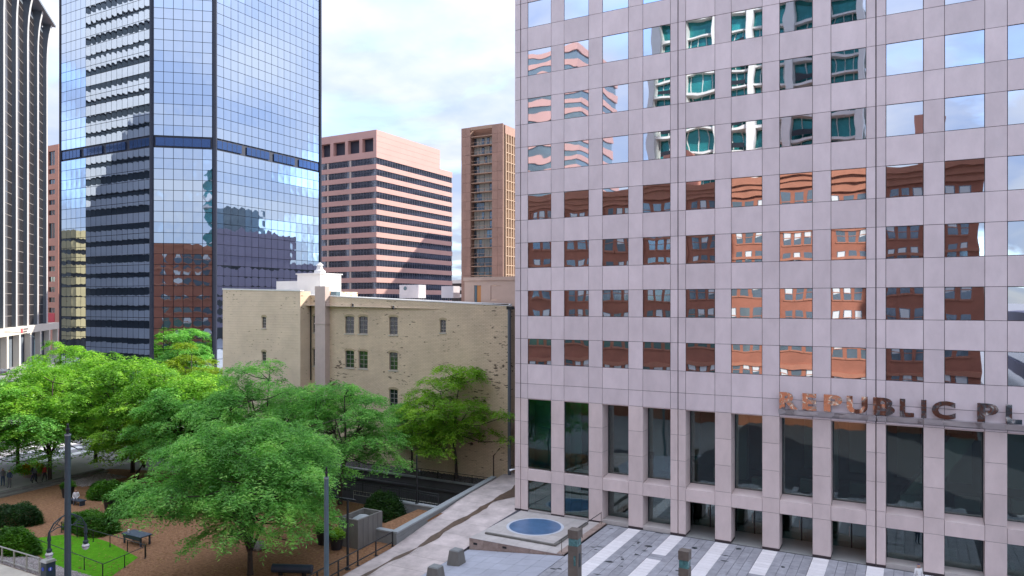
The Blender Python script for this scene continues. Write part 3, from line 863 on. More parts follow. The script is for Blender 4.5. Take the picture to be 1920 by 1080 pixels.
# ------------------------------------------------------------------ tan brick building
TB = thing('brick_building', 'old tan painted brick building with small arched windows behind the park trees', 'building', (-55, 62.8, G))
TV = 62.8
def ptop(u): return 17.68 + (u + 58.3) / (58.3 - 34.9) * (16.65 - 17.68) if u > -61.3 else 18.0
main_w = [(-56.0, -54.7, 13.5, 15.45), (-54.05, -52.75, 13.5, 15.45), (-49.75, -48.6, 13.5, 15.45), (-56.0, -54.7, 9.65, 11.6), (-54.05, -52.75, 9.65, 11.6), (-49.75, -48.6, 9.65, 11.6),
          (-43.1, -42.35, 13.85, 15.2), (-60.9, -60.15, 13.5, 15.45), (-60.9, -60.15, 9.65, 11.6), (-56.0, -54.7, 5.6, 7.6), (-49.75, -48.6, 5.6, 7.6),
          (-55.2, -54.75, 16.45, 16.85), (-49.5, -49.05, 16.25, 16.65)]
mb = MB()
wall_open(mb, -61.27, -34.9, G, ptop, TV, .22, main_w)
mb.poly([(-61.27, TV + .4, ptop(-61.2)), (-61.27, TV, ptop(-61.2)), (-34.9, TV, ptop(-34.9)), (-34.9, TV + .4, ptop(-34.9))])
part('front_wall', mb, 'tan_brick', TB)
# side wall facing the granite tower
side_w = [(64.6, 65.5, 12.6, 14.6), (64.6, 65.5, 8.6, 10.6), (64.6, 65.5, 4.6, 6.6), (68, 68.9, 12.6, 14.6), (68, 68.9, 8.6, 10.6)]
mb = MB()
wall_open(mb, TV, 86.0, G, lambda u: 16.4, -34.9, -.22, side_w, ax=1)
part('side_wall', mb, 'tan_brick', TB)
# rendered end block
LV = 61.2
lw = [(-67.45, -66.75, 13.95, 15.3), (-67.45, -66.75, 9.8, 11.2)]
mb = MB()
wall_open(mb, -74.2, -61.27, G, lambda u: 18.57 + (u + 74.2) / 12.93 * -.3, LV, .22, lw)
mb.poly([(-61.27, LV, G), (-61.27, TV, G), (-61.27, TV, 18.27), (-61.27, LV, 18.27)])
mb.poly([(-74.2, 86, G), (-74.2, LV, G), (-74.2, LV, 18.57), (-74.2, 86, 18.57)])
part('end_block', mb, 'tan_render', TB)
part('back_wall', B(-74.1, -35.0, 85.7, 86.0, G, 16.3), 'tan_brick', TB)
rf = part('roof', MB().poly([(-74.1, LV + .3, 16.9), (-35.0, LV + 1.9, 16.15), (-35.0, 85.7, 16.15), (-74.1, 85.7, 16.9)]), 'roof_white', TB)
part('coping', MB().hexa([(-74.25, LV - .06, 18.57), (-61.2, LV - .06, 18.27), (-61.2, LV + .45, 18.27), (-74.25, LV + .45, 18.57)], [(-74.25, LV - .06, 18.72), (-61.2, LV - .06, 18.42), (-61.2, LV + .45, 18.42), (-74.25, LV + .45, 18.72)]), 'roof_white', rf)
part('coping', MB().hexa([(-61.19, TV - .04, ptop(-61.19) + .002), (-34.86, TV - .04, ptop(-34.86) + .002), (-34.86, TV + .42, ptop(-34.86) + .002), (-61.19, TV + .42, ptop(-61.19) + .002)],
                         [(-61.19, TV - .04, ptop(-61.19) + .10), (-34.86, TV - .04, ptop(-34.86) + .08), (-34.86, TV + .42, ptop(-34.86) + .08), (-61.19, TV + .42, ptop(-61.19) + .10)]), 'roof_white', rf)
part('rear_parapet', MB().hexa([(-74, 66.2, 16.5), (-36.6, 66.2, 16.2), (-36.6, 66.6, 16.2), (-74, 66.6, 16.5)], [(-74, 66.2, 18.35), (-36.6, 66.2, 16.85), (-36.6, 66.6, 16.85), (-74, 66.6, 18.35)]), 'roof_white', rf)
for lst, vw in ((main_w, TV), (lw, LV)):
    for (a, b, c, d) in lst:
        w_ = part('window', B(a + .02, b - .02, vw + .17, vw + .20, c + .02, d - .02), 'dark_glass', TB)
        if d - c < .6: continue
        mb = MB().box(a, a + .07, vw + .12, vw + .169, c, d).box(b - .07, b, vw + .12, vw + .169, c, d).box(a + .07, b - .07, vw + .12, vw + .169, d - .07, d).box(a + .07, b - .07, vw + .12, vw + .169, c, c + .07)
        mb.box((a + b) / 2 - .02, (a + b) / 2 + .02, vw + .13, vw + .168, c + .07, d - .07)
        for q in range(1, 4): mb.box(a + .07, b - .07, vw + .135, vw + .167, c + (d - c) * q / 4 - .018, c + (d - c) * q / 4 + .028)
        part('frame', mb, 'frame_white', w_)
        part('sill', B(a - .08, b + .08, vw - .07, vw + .11, c - .12, c - .002), 'stone_sill', w_)
        arc = [(a - .12, vw - .025, d - .05)] + [((a + b) / 2 + ((b - a) / 2 + .12) * math.cos(t_), vw - .025, d + .02 + .22 * math.sin(t_)) for t_ in [math.pi * (1 - j / 8) for j in range(9)]] + [(b + .12, vw - .025, d - .05)]
        arc += [((a + b) / 2 + ((b - a) / 2) * math.cos(t_), vw - .025, d - .12 + .13 * math.sin(t_)) for t_ in [math.pi * (j / 8) for j in range(9)]]
        part('arch', MB().prism(arc, (0, .10, 0)), 'lintel', w_)
for (a, b, c, d) in side_w:
    part('window', B(-35.1, -35.06, a + .02, b - .02, c + .02, d - .02), 'dark_glass', TB)
part('chimney', MB().box(-59.85, -58.3, TV - .75, TV - .001, G, 18.85).box(-59.95, -58.2, TV - .8, TV - .002, 14.55, 14.65), 'duct', TB)
part('drainpipe', MB().tube([(-61.1, TV - .12, 8), (-61.1, TV - .12, 16.6)], .07), 'black_metal', TB)
dp = part('drainpipe', MB().tube([(-34.75, TV - .14, G), (-34.75, TV - .14, 16.3)], .17, 8), 'drainpipe', TB)
part('gutter_box', B(-34.98, -34.4, TV - .32, TV + .3, 16.3, 16.62), 'black_metal', dp)
part('conduit', MB().tube([(-36.6, TV - .06, G), (-36.6, TV - .06, 1.7), (-35.9, TV - .06, 2.5)], .045), 'black_metal', TB)
# lean-to of dark red brick in the passage
t = thing('brick_pier', 'dark red brick pier in the passage beside the tan building', 'wall', (-33.8, 63.5, G))
for k in range(26):
    part('brick_course', B(-34.5 + (k % 2) * .012, -33.7 - (k % 2) * .012, 63.2, 64.4, G + k * .26, G + k * .26 + .235), 'brick_red_dark', t)
# things on the roof
t = thing('roof_house', 'white rooftop stair house with a small cupola on the tan building', 'roof house', (-66, 69, 16.8))
part('wall', B(-68.6, -64.7, 68.0, 71.8, 16.6, 20.55), 'white_paint', t)
part('annexe', B(-74.0, -68.62, 69.6, 71.6, 16.6, 19.8), 'white_paint', t)
part('coping', B(-68.75, -64.55, 67.85, 71.95, 20.55, 20.68), 'white_paint', t)
part('cupola', MB().lathe((-66.2, 69.5, 20.68), [(.75, 0), (.7, .35), (.45, .5), (.3, 1.0), (.5, 1.05), (.1, 1.4)], 10), 'white_paint', t)
for (a, b, v0, v1, z0, z1, lab) in ((-51.6, -48.9, 67, 68.4, 17.5, 19.0, 'pale rooftop air handler with a round fan, next to the white coping'), (-45.8, -44.2, 67, 68.3, 17.5, 18.8, 'pale rooftop air handler on legs beside the beige penthouse')):
    t = thing('air_handler', lab, 'air unit', ((a + b) / 2, (v0 + v1) / 2, 16.3))
    part('casing', B(a, b, v0, v1, z0, z1), 'hvac', t)
    for q in (a + .15, b - .25):
        for w_ in (v0 + .1, v1 - .2): part('leg', B(q, q + .1, w_, w_ + .1, 16.1, z0), 'black_metal', t)
    part('panel', B(a + .3, (a + b) / 2, v0 - .02, v0 - .002, z0 + .2, z1 - .2), 'hvac', t)
    if a < -50:
        fn = part('fan', MB().tube([((a + b) / 2 - .5, v0 - .08, z0 + 1.1), ((a + b) / 2 - .5, v0 - .003, z0 + 1.1)], .22, 12), 'steel_teal', t)
t = thing('roof_vent', 'small blue grey vent machine beside the duct on the tan roof', 'vent', (-60.5, 65.5, 16.6))
part('casing', B(-60.4, -59.5, 65.2, 65.9, 16.6, 18.3), 'steel_teal', t)
part('cowl', MB().lathe((-60.9, 65.5, 16.6), [(.3, 0), (.3, 1.3), (.45, 1.4), (.2, 1.75)], 10), 'door_orange', t)
t = thing('penthouse', 'beige rooftop penthouse with an orange door next to the granite tower', 'penthouse', (-39.7, 68, 16.2))
wl_ = MB(); wall_open(wl_, -42.75, -35.2, 16.1, lambda u: 19.7, 67.0, .2, [(-41.5, -40.65, 16.9, 18.85), (-39.45, -38.2, 17.25, 18.8)])
wl_.poly([(-35.2, 67, 16.1), (-35.2, 74, 16.1), (-35.2, 74, 19.7), (-35.2, 67, 19.7)]).poly([(-42.75, 74, 16.1), (-42.75, 67, 16.1), (-42.75, 67, 19.7), (-42.75, 74, 19.7)]).poly([(-42.75, 67, 19.7), (-35.2, 67, 19.7), (-35.2, 74, 19.7), (-42.75, 74, 19.7)])
part('wall', wl_, 'penthouse', t)
part('door', B(-41.2, -40.68, 67.1, 67.15, 16.9, 18.8), 'door_orange', t)
part('door_frame', B(-41.49, -41.22, 67.05, 67.15, 16.9, 18.84), 'steel_teal', t)
part('blind_window', B(-39.43, -38.22, 67.06, 67.12, 17.27, 18.78), 'penthouse', t)
part('cornice', B(-42.85, -35.1, 66.9, 67.0, 19.35, 19.72), 'penthouse', t)

# ------------------------------------------------------------------ banded pink tower
PT = thing('banded_tower', 'pink stone office block with dark ribbon windows beyond the tan roof', 'building', (-190, 215, G))
PU, PV0, PV1, PV2, PW = -161.0, 196.3, 234.6, 243.3, -226.0
part('glass_core', B(PW + .35, PU - .35, PV0 + .35, PV2 - .35, G, 66.8), 'pink_mullion', PT)
crown = MB()
wall_open(crown, PW, PU, 66.77, lambda u: 76.3, PV0, 1.6, [(-186.4, -182.0, 69, 73.7), (-180.5, -175.1, 69, 73.7), (-173.8, -168.6, 69, 73.7), (-167.3, -162.4, 69, 73.7), (-193.5, -188.2, 69, 73.7)])
crown.poly([(PU, PV0, 66.77), (PU, PV1, 66.77), (PU, PV1, 76.3), (PU, PV0, 76.3)])
crown.poly([(PU, PV1, 69.0), (PW, PV1, 69.0), (PW, PV1, 76.3), (PU, PV1, 76.3)]).poly([(PW, PV0, 76.3), (PU, PV0, 76.3), (PU, PV1, 76.3), (PW, PV1, 76.3)])
crown.box(PW, PU, PV1 + .01, PV2, 66.77, 69.0)
part('crown', crown, 'pink_stone', PT)
for j in range(1, 5):
    part('crown_joint', B(PU + .001, PU + .02, PV0, PV1, 66.77 + j * 1.9, 66.82 + j * 1.9), 'pink_stone_dark', PT)
part('louvre', B(PW + 1, PU - .5, PV0 + 1.61, PV0 + 1.9, 68.5, 74.2), 'louvre', PT)
for k in range(16):
    zt = 66.77 - 3.9 * k
    if zt < 8: break
    part('spandrel', B(PW, PU, PV0, PV2, zt - 3.9, zt - 2.2), 'pink_stone', PT)
    wa = part('ribbon_window', B(PW + .3, PU - .25, PV0 + .22, PV0 + .27, zt - 2.19, zt - .01), 'pink_glass', PT)
    wb = part('ribbon_window', B(PU - .27, PU - .22, PV0 + .3, PV2 - .3, zt - 2.19, zt - .01), 'pink_glass', PT)
    mb = MB(); x = PU - .3
    while x > -190: mb.box(x - .05, x + .05, PV0 + .12, PV0 + .219, zt - 2.19, zt - .01); x -= 1.35
    mb.box(-190, PU - .3, PV0 + .14, PV0 + .218, zt - .85, zt - .78)
    part('mullion', mb, 'pink_mullion', wa)
    mb = MB(); y = PV0 + .3
    while y < PV2 - .2: mb.box(PU - .219, PU - .12, y - .05, y + .05, zt - 2.19, zt - .01); y += 1.45
    part('mullion', mb, 'pink_mullion', wb)
    for a in (-183.6, -173.2): part('column', B(a, a + .8, PV0 + .12, PV0 + .215, zt - 2.19, zt - .01), 'cream_reflection', PT)  # bright reflections in the ribbon glass, painted as pale flush strips

# ------------------------------------------------------------------ brown hotel slab
HT = thing('brown_hotel', 'slim brown panelled hotel tower with a stacked column of balconies', 'building', (-118, 200, G))
HZ = 72.3
hb = MB().box(-125.4, -122.2, 195.2, 214, G, HZ - .2).box(-114.4, -110.6, 195.2, 196.2, G, HZ - .2).box(-122.2, -114.4, 197.2, 214, G, HZ - .5).box(-114.4, -111.0, 196.2, 214, G, HZ - .2)
part('core', hb, 'hotel_joint', HT)
FH = 2.92
pl_ = {}
for k in range(24):
    z0 = HZ - FH * (k + 1)
    if z0 < 14: break
    for (a, b) in ((-125.6, -123.95), (-123.9, -122.25), (-114.35, -112.4), (-112.35, -110.4)):
        w = b - a
        if w not in pl_: pl_[w] = B(0, w, 0, .18, 0, FH - .06).mesh('wall_panel', 'hotel_brown')
        put('wall_panel', pl_[w], HT, (a, 195.0, z0))
    if k == 0:
        part('header', B(-122.2, -114.4, 195.02, 196.0, HZ - 1.0, HZ), 'hotel_slab', HT)
        continue
    bl = part('balcony', B(-122.15, -114.45, 195.25, 197.15, z0 + FH - .28, z0 + FH - .06), 'hotel_slab', HT)
    part('rail', MB().box(-122.15, -114.45, 195.3, 195.36, z0 + .82, z0 + .9).box(-119.7, -119.6, 195.26, 195.4, z0 - .06, z0 + .9).box(-117.1, -117.0, 195.26, 195.4, z0 - .06, z0 + .9), 'hotel_slab', bl)
    for j in range(4):
        a = -122.1 + j * 1.92
        wn_ = part('window', B(a + .05, a + 1.87, 197.05, 197.12, z0 + .1, z0 + FH - .3), rng.choice(('hotel_curtain', 'hotel_curtain', 'hotel_glass')), HT)
        part('open_pane', B(a + rng.choice((.1, 1.0)), a + rng.choice((.95, 1.8)), 197.0, 197.04, z0 + .2, z0 + FH - .4), 'hotel_glass' if rng.random() < .6 else 'hotel_curtain', wn_)
    part('side_slab', B(-110.98, -110.2, 196.4, 214, z0 - .06, z0 + .14), 'hotel_rib', HT)
    part('side_window', B(-110.99, -110.9, 196.4, 214, z0 + .15, z0 + FH - .08), 'hotel_glass' if k % 3 else 'hotel_curtain', HT)
for j in range(11):
    part('rib', B(-110.95, -110.15, 196.5 + j * 1.6, 196.85 + j * 1.6, 14, HZ - 3), 'hotel_rib', HT)
part('side_crown', B(-111, -110.3, 196.3, 214, HZ - 3, HZ - .3), 'hotel_brown', HT)

# ------------------------------------------------------------------ tower with curved fins
e2, n2 = Vector((-.766, .642)).normalized(), Vector((.642, .766)).normalized()
FT = thing('finned_tower', 'dark office tower with pale vertical fins that curve outwards at the roof', 'building', (-225, 105, G))
base = Vector((-244.87, 133.54)) - n2 * 1.0
def fp(s, n, z): q = base + e2 * s + n2 * n; return (q.x, q.y, z)
def fbox(mb, s0, s1, n0, n1, z0, z1):
    return mb.hexa([fp(s0, n0, z0), fp(s1, n0, z0), fp(s1, n1, z0), fp(s0, n1, z0)], [fp(s0, n0, z1), fp(s1, n0, z1), fp(s1, n1, z1), fp(s0, n1, z1)])
FZ = 106.5
part('core', fbox(MB(), -62, 1.5, -40, -.05, G, FZ - 1), 'fin_grey', FT)
prof = [(0, 10.2), (1.0, 10.2), (1.0, 93), (1.08, 97), (1.3, 100.5), (1.65, 103.4), (2.1, 105.8), (2.3, FZ), (0, FZ)]
for k in range(5):
    s1 = -12.0 * k + .7; s0 = s1 - 1.4
    fin = part('fin', MB().prism([fp(s0, n, z) for n, z in prof], Vector(fp(s1, 0, 0)) - Vector(fp(s0, 0, 0))), 'fin_grey', FT)
    mb = MB()
    for j in range(1, 7):
        (na, za), (nb, zb) = prof[j], prof[j + 1]
        mb.hexa([fp(s0 - .02, na - .05, za), fp(s1 + .02, na - .05, za), fp(s1 + .02, na + .06, za), fp(s0 - .02, na + .06, za)],
                [fp(s0 - .02, nb - .05, zb), fp(s1 + .02, nb - .05, zb), fp(s1 + .02, nb + .06, zb), fp(s0 - .02, nb + .06, zb)])
    part('fin_edge', mb, 'fin_sunlit', fin)  # sunlight on the fin front painted in: paler than the grey sides
    a, b = s0 - 10.6, s0
    gz = part('window_strip', fbox(MB(), a + .01, b - .01, -.02, .02, 10.3, FZ - 3.0), 'fin_glass', FT)
    mb = MB(); z = 13.2
    while z < FZ - 4: fbox(mb, a + .02, b - .02, .021, .06, z, z + .16); z += 3.05
    for j in range(1, 2): fbox(mb, a + 5 * j - .1, a + 5 * j + .1, .021, .08, 10.3, FZ - 3)
    part('window_bars', mb, 'fin_line', gz)
part('roof_slab', fbox(MB(), -62, 1.2, -40, 3.3, FZ, FZ + .6), 'fin_grey', FT)
pod = part('podium_fascia', fbox(MB(), -62, 14.2, .02, 1.7, 8.1, 10.2), 'podium', FT)
part('podium_wall', fbox(MB(), -62, 14.0, -3.0, -2.6, G, 8.1), 'podium_wall', FT)
part('podium_roof', fbox(MB(), 1.55, 14.0, -20, .0, 9.6, 10.1), 'podium', FT)
for k in range(6): part('podium_column', fbox(MB(), 12.6 - 12 * k - .75, 12.6 - 12 * k + .75, .2, 1.68, G, 8.1), 'podium', FT)
part('ground_glass', fbox(MB(), -62, 13, -2.59, -2.5, G, 2.2), 'podium_wall', FT)
SG2 = thing('bank_sign', 'small red and dark sign panel on the pale podium under the fins', 'sign', fp(-31, 1.75, 8.3))
part('board', fbox(MB(), -35.5, -26.5, 1.72, 1.80, 8.25, 9.95), 'podium', SG2)
part('red_mark', fbox(MB(), -35.0, -33.2, 1.81, 1.86, 8.5, 9.7), 'sign_red', SG2)
part('lettering_bar', fbox(MB(), -32.4, -27.2, 1.81, 1.86, 9.2, 9.65), 'sign_dark', SG2)
part('lettering_bar', fbox(MB(), -32.4, -28.5, 1.81, 1.86, 8.55, 8.95), 'sign_dark', SG2)

# ------------------------------------------------------------------ salmon building and far blocks
SB = thing('salmon_building', 'narrow view of a salmon coloured building between the finned and glass towers', 'building', (-286, 160, G))
wn_list = [(61.1 - 3.85 * k, 61.1 - 3.85 * k + 1.8) for k in range(-1, 4)] + [(36.3 - 3.85 * k, 38.1 - 3.85 * k) for k in range(7)] + [(40.9, 46.6), (68.1, 73.4)]
wn_list = [w for w in wn_list if not (w[0] < 46.6 and w[1] > 40.9 and w != (40.9, 46.6))]
ops = [(-283.2, -279.1, a, b) for a, b in wn_list] + [(-290, -286, a, b) for a, b in wn_list]
mb = MB(); wall_open(mb, -306, -276.6, G, lambda u: 75.6, 155.0, .5, ops)
mb.poly([(-276.6, 155, G), (-276.6, 185, G), (-276.6, 185, 75.6), (-276.6, 155, 75.6)]).poly([(-306, 155, 75.6), (-276.6, 155, 75.6), (-276.6, 185, 75.6), (-306, 185, 75.6)])
part('wall', mb, 'salmon', SB)
for (a, b, c, d) in ops:
    w_ = part('window', B(a, b, 155.45, 155.5, c, d), 'dark_glass', SB)
    part('mullion', B((a + b) / 2 - .12, (a + b) / 2 + .12, 155.38, 155.449, c, d), 'salmon', w_)
part('red_panel', B(-283.2, -279.1, 154.9, 154.99, 9.6, 13.0), 'sign_red', SB)

FB = thing('far_block', 'distant low white and dark striped block in the gap beside the brown hotel', 'building', (-190, 300, G))
part('core', B(-215, -172, 296, 325, G, 27.5), 'band_dark', FB)
for k in range(8): part('floor_band', B(-215.2, -171.8, 295.8, 325.2, 26.2 - 3.4 * k, 27.8 - 3.4 * k), 'white_concrete', FB)

# ------------------------------------------------------------------ buildings round the corner, seen in the mirrors and by their shadows
def striped(name, label, u0, u1, v0, v1, z1, wall, win, fh=3.9, wh=2.0, steps=()):
    t = thing(name, label, 'building', ((u0 + u1) / 2, (v0 + v1) / 2, G))
    part('core', B(u0 + .3, u1 - .3, v0 + .3, v1 - .3, G, z1 - .3), win, t)
    mb = MB(); z = z1
    while z > 4: mb.box(u0, u1, v0, v1, max(G, z - (fh - wh)), z); z -= fh
    part('floor_bands', mb, wall, t); return t
striped('banded_block', 'grey white banded office block across the street mirrored in the glass tower', -200, -150, 8, 50.4, 118, 'band_white', 'band_charcoal', 4.3, 1.6)
striped('cream_block', 'cream stone block mirrored at the edge of the glass tower', -300, -256, -25, 22, 42, 'cream_stone', 'band_dark', 3.9, 1.0)
striped('rose_block', 'rose and blue striped tower mirrored in the granite tower windows', -107, -87, -128, -96, 95, 'pink_stone', 'hidden_glass', 3.7, 2.0)
t = striped('mauve_block', 'stepped mauve building mirrored low in the glass tower', 42, 95, 226, 305, 36, 'mauve_stone', 'band_dark', 4.0, 1.2)
part('upper_step', B(44, 90, 226, 266, 36.01, 50), 'mauve_stone', t)
part('top_step', B(46, 85, 226, 248, 50.01, 60), 'hidden_glass', t)
striped('grey_block', 'grey office block behind the granite tower whose shadow falls on the pink bands', -110, -68, 290, 340, 100.0, 'grey_block', 'band_dark')
striped('grey_block', 'unseen grey block added across the side street to shade the sandstone hotel', 44.0, 95, 52.4, 61, 150.0, 'grey_block', 'band_dark')  # added out of view; kept thin so sun still reaches part of the hotel

BH = thing('sandstone_hotel', 'red sandstone hotel with triple windows and deep cornice mirrored in the granite tower', 'building', (-26, -20, G))
HU0, HU1, HV, HTOP = -88.0, 7.4, -1.2, 34.2
out = [(HU1, HV)] + [(HU0 + 7 + 7 * math.cos(math.pi / 2 + t_ * math.pi / 16), HV - 7 + 7 * math.sin(math.pi / 2 + t_ * math.pi / 16)) for t_ in range(9)] + [(HU0, -19), (HU1, -19)]
part('wall', MB().prism([(x, y, G) for x, y in out], (0, 0, HTOP - G)), 'sandstone_red', BH)
co = MB()
for (z0, z1, ex) in ((HTOP - 2.0, HTOP - 1.2, .35), (HTOP - 1.2, HTOP - .5, .6), (HTOP - .5, HTOP + .5, .95), (7.6, 8.1, .2), (22.7, 23.1, .18), (27.0, 27.35, .15)):
    cxm, cym = -27, -20
    pts_ = []
    for (x, y) in out:
        dx, dy = x - cxm, y - cym; l = math.hypot(dx, dy)
        nx, ny = (0, 1) if y > -1.3 and HU0 + 7.1 < x < HU1 + 1 else ((-1, 0) if x < HU0 + .1 else (dx / l, dy / l))
        pts_.append((x + nx * ex, y + ny * ex, z0))
    co.prism(pts_, (0, 0, z1 - z0))
part('cornice', co, 'sandstone_trim', BH)
wf, wg, wc = MB(), MB(), MB()
fl_z = [2.2, 5.9, 9.9, 13.9, 17.6, 21.8, 25.2, 29.6]
def hwin(mbf, mbg, mbc, P, a, b, c, d, arch, rr):
    mbf.hexa([P(a - .18, .0, c - .2), P(b + .18, .0, c - .2), P(b + .18, .10, c - .2), P(a - .18, .10, c - .2)], [P(a - .18, .0, c), P(b + .18, .0, c), P(b + .18, .10, c), P(a - .18, .10, c)])
    mbg.poly([P(a, .015, c), P(b, .015, c), P(b, .015, d), P(a, .015, d)])
    if arch: mbg.poly([P((a + b) / 2 + (b - a) / 2 * math.cos(t_), .015, d + (b - a) / 2 * math.sin(t_)) for t_ in [math.pi * j / 8 for j in range(9)]])
    if rr.random() < .45: mbc.poly([P(a + .1, .03, c + (d - c) * rr.choice((.35, .5))), P(b - .1, .03, c + (d - c) * .45), P(b - .1, .03, d - .08), P(a + .1, .03, d - .08)])
    mbf.hexa([P(a, .02, (c + d) / 2 - .05), P(b, .02, (c + d) / 2 - .05), P(b, .06, (c + d) / 2 - .05), P(a, .06, (c + d) / 2 - .05)], [P(a, .02, (c + d) / 2 + .05), P(b, .02, (c + d) / 2 + .05), P(b, .06, (c + d) / 2 + .05), P(a, .06, (c + d) / 2 + .05)])
rr = random.Random(11)
for z in fl_z:
    for i in range(-4, 10):
        uc = 2 * (W0 + WW / 2) + 2 * PITCH * i
        for a in (uc - 2.0, uc - .52, uc + .96):
            if -80 < a < 6.0: hwin(wf, wg, wc, lambda x, o_, z_: (x, HV + o_, z_), a, a + 1.04, z, z + 2.1, z in (25.2,), rr)
    y = -9.5
    while y > -15:
        for j in range(3): hwin(wf, wg, wc, lambda x, o_, z_: (HU0 - o_, x, z_), y - j * 1.5, y - j * 1.5 + 1.05, z, z + 2.1, z in (25.2,), rr)
        y -= 7.3
part('window', wg, 'hidden_glass', BH, kind='stuff')
part('sill', wf, 'sandstone_trim', BH, kind='stuff')
part('curtain', wc, 'white_concrete', BH, kind='stuff')
for i in range(-4, 10):
    u = 2 * (W0 + WW / 2) + 2 * PITCH * i + PITCH - .45
    part('pilaster', B(u, u + .9, HV + .001, HV + .25, G, 31.8), 'sandstone_red', BH)
part('roof_hut', B(-34, -30, -12, -6, HTOP, HTOP + 6.5), 'salmon', BH)
part('roof_hut', B(0.6, 3.0, -10, -6, HTOP, HTOP + 7.5), 'salmon', BH)

CT = thing('condo_tower', 'teal glass apartment tower with white columns mirrored in the granite tower windows', 'building', (-24, -32, G))
part('core', B(-40.5, -7.2, -44, -23.5, G, 68), 'teal_glass', CT)
mb = MB()
for k in range(19): mb.box(-41, -6.8, -44, -21.9 - (k % 2) * .5, 7 + 3.3 * k, 7.35 + 3.3 * k)
part('balcony_slabs', mb, 'white_concrete', CT)
mb = MB()
for x in (-41.2, -35.5, -29.6, -24.1, -18.6, -13.2, -7.6): mb.box(x, x + 1.1, -23.6, -21.5, G, 70 + 2 * math.sin(x))
mb.box(-38, -26, -40, -25, 68.01, 73).box(-23, -12, -40, -25, 68.01, 71)
part('column', mb, 'white_concrete', CT)
mb = MB()
for k in range(17):
    for x in (-39.5, -28.2, -17.2): mb.box(x, x + 3.6, -22.3, -22.2, 7.8 + 3.3 * k, 8.6 + 3.3 * k)
part('balcony_rail', mb, 'band_dark', CT)
mb = MB()
for k in range(17):
    for j in range(22): mb.box(-40 + j * 1.5, -39.9 + j * 1.5, -23.49, -23.3, 7.36 + 3.3 * k, 10.3 + 3.3 * k)
part('window_bars', mb, 'white_concrete', CT)
striped('corner_block', 'low dark corner block beside the sandstone hotel', 14, 70, -50, -14, 15, 'mauve_stone', 'hidden_glass', 3.9, 2.2)
structure('side_street', sheet([(8.5, -120), (13.5, -120), (13.5, -2), (8.5, -2)], G + .004), 'asphalt')

# ------------------------------------------------------------------ trees
def leaves_mesh(name, centers, dirs, ln, wd, seed, mtl, pairs=7, spray=0.9, droop=0.35):
    """feathery sprays: each spray is a rachis with pairs of narrow leaflets; one mesh of separate leaf faces"""
    r = np.random.default_rng(seed)
    n = len(centers)
    d = dirs / np.linalg.norm(dirs, axis=1, keepdims=True)
    up = np.array([0, 0, 1.0])
    side = np.cross(d, up); side /= np.linalg.norm(side, axis=1, keepdims=True) + 1e-6
    L = spray * r.uniform(.65, 1.25, n)
    V = []
    for k in range(pairs):
        t = (k + .6) / pairs
        base = centers + d * (L * t)[:, None] - up * (droop * L * t * t)[:, None]
        for s in (-1, 1):
            ax = side * s * r.uniform(.7, 1.1, (n, 1)) + d * r.uniform(.25, .75, (n, 1)) + up * r.uniform(-.55, .25, (n, 1))
            ax /= np.linalg.norm(ax, axis=1, keepdims=True)
            nr = up + r.normal(0, .45, (n, 3)); wv = np.cross(ax, nr); wv /= np.linalg.norm(wv, axis=1, keepdims=True) + 1e-6
            l = ln * r.uniform(.7, 1.25, (n, 1)); w = wd * r.uniform(.7, 1.2, (n, 1))
            b0 = base + r.normal(0, .04, (n, 3))
            mid = b0 + ax * l * .5
            V.append(np.stack([b0, mid + wv * w * .5, b0 + ax * l, mid - wv * w * .5], 1))
    V = np.concatenate(V, 0)
    nq = len(V)
    me = bpy.data.meshes.new(name)
    me.vertices.add(nq * 4); me.vertices.foreach_set('co', V.astype(np.float32).ravel())
    me.loops.add(nq * 4); me.loops.foreach_set('vertex_index', np.arange(nq * 4, dtype=np.int32))
    me.polygons.add(nq); me.polygons.foreach_set('loop_start', np.arange(0, nq * 4, 4, dtype=np.int32))
    me.polygons.foreach_set('loop_total', np.full(nq, 4, dtype=np.int32))
    me.materials.append(M[mtl]); me.update(calc_edges=True)
    return me

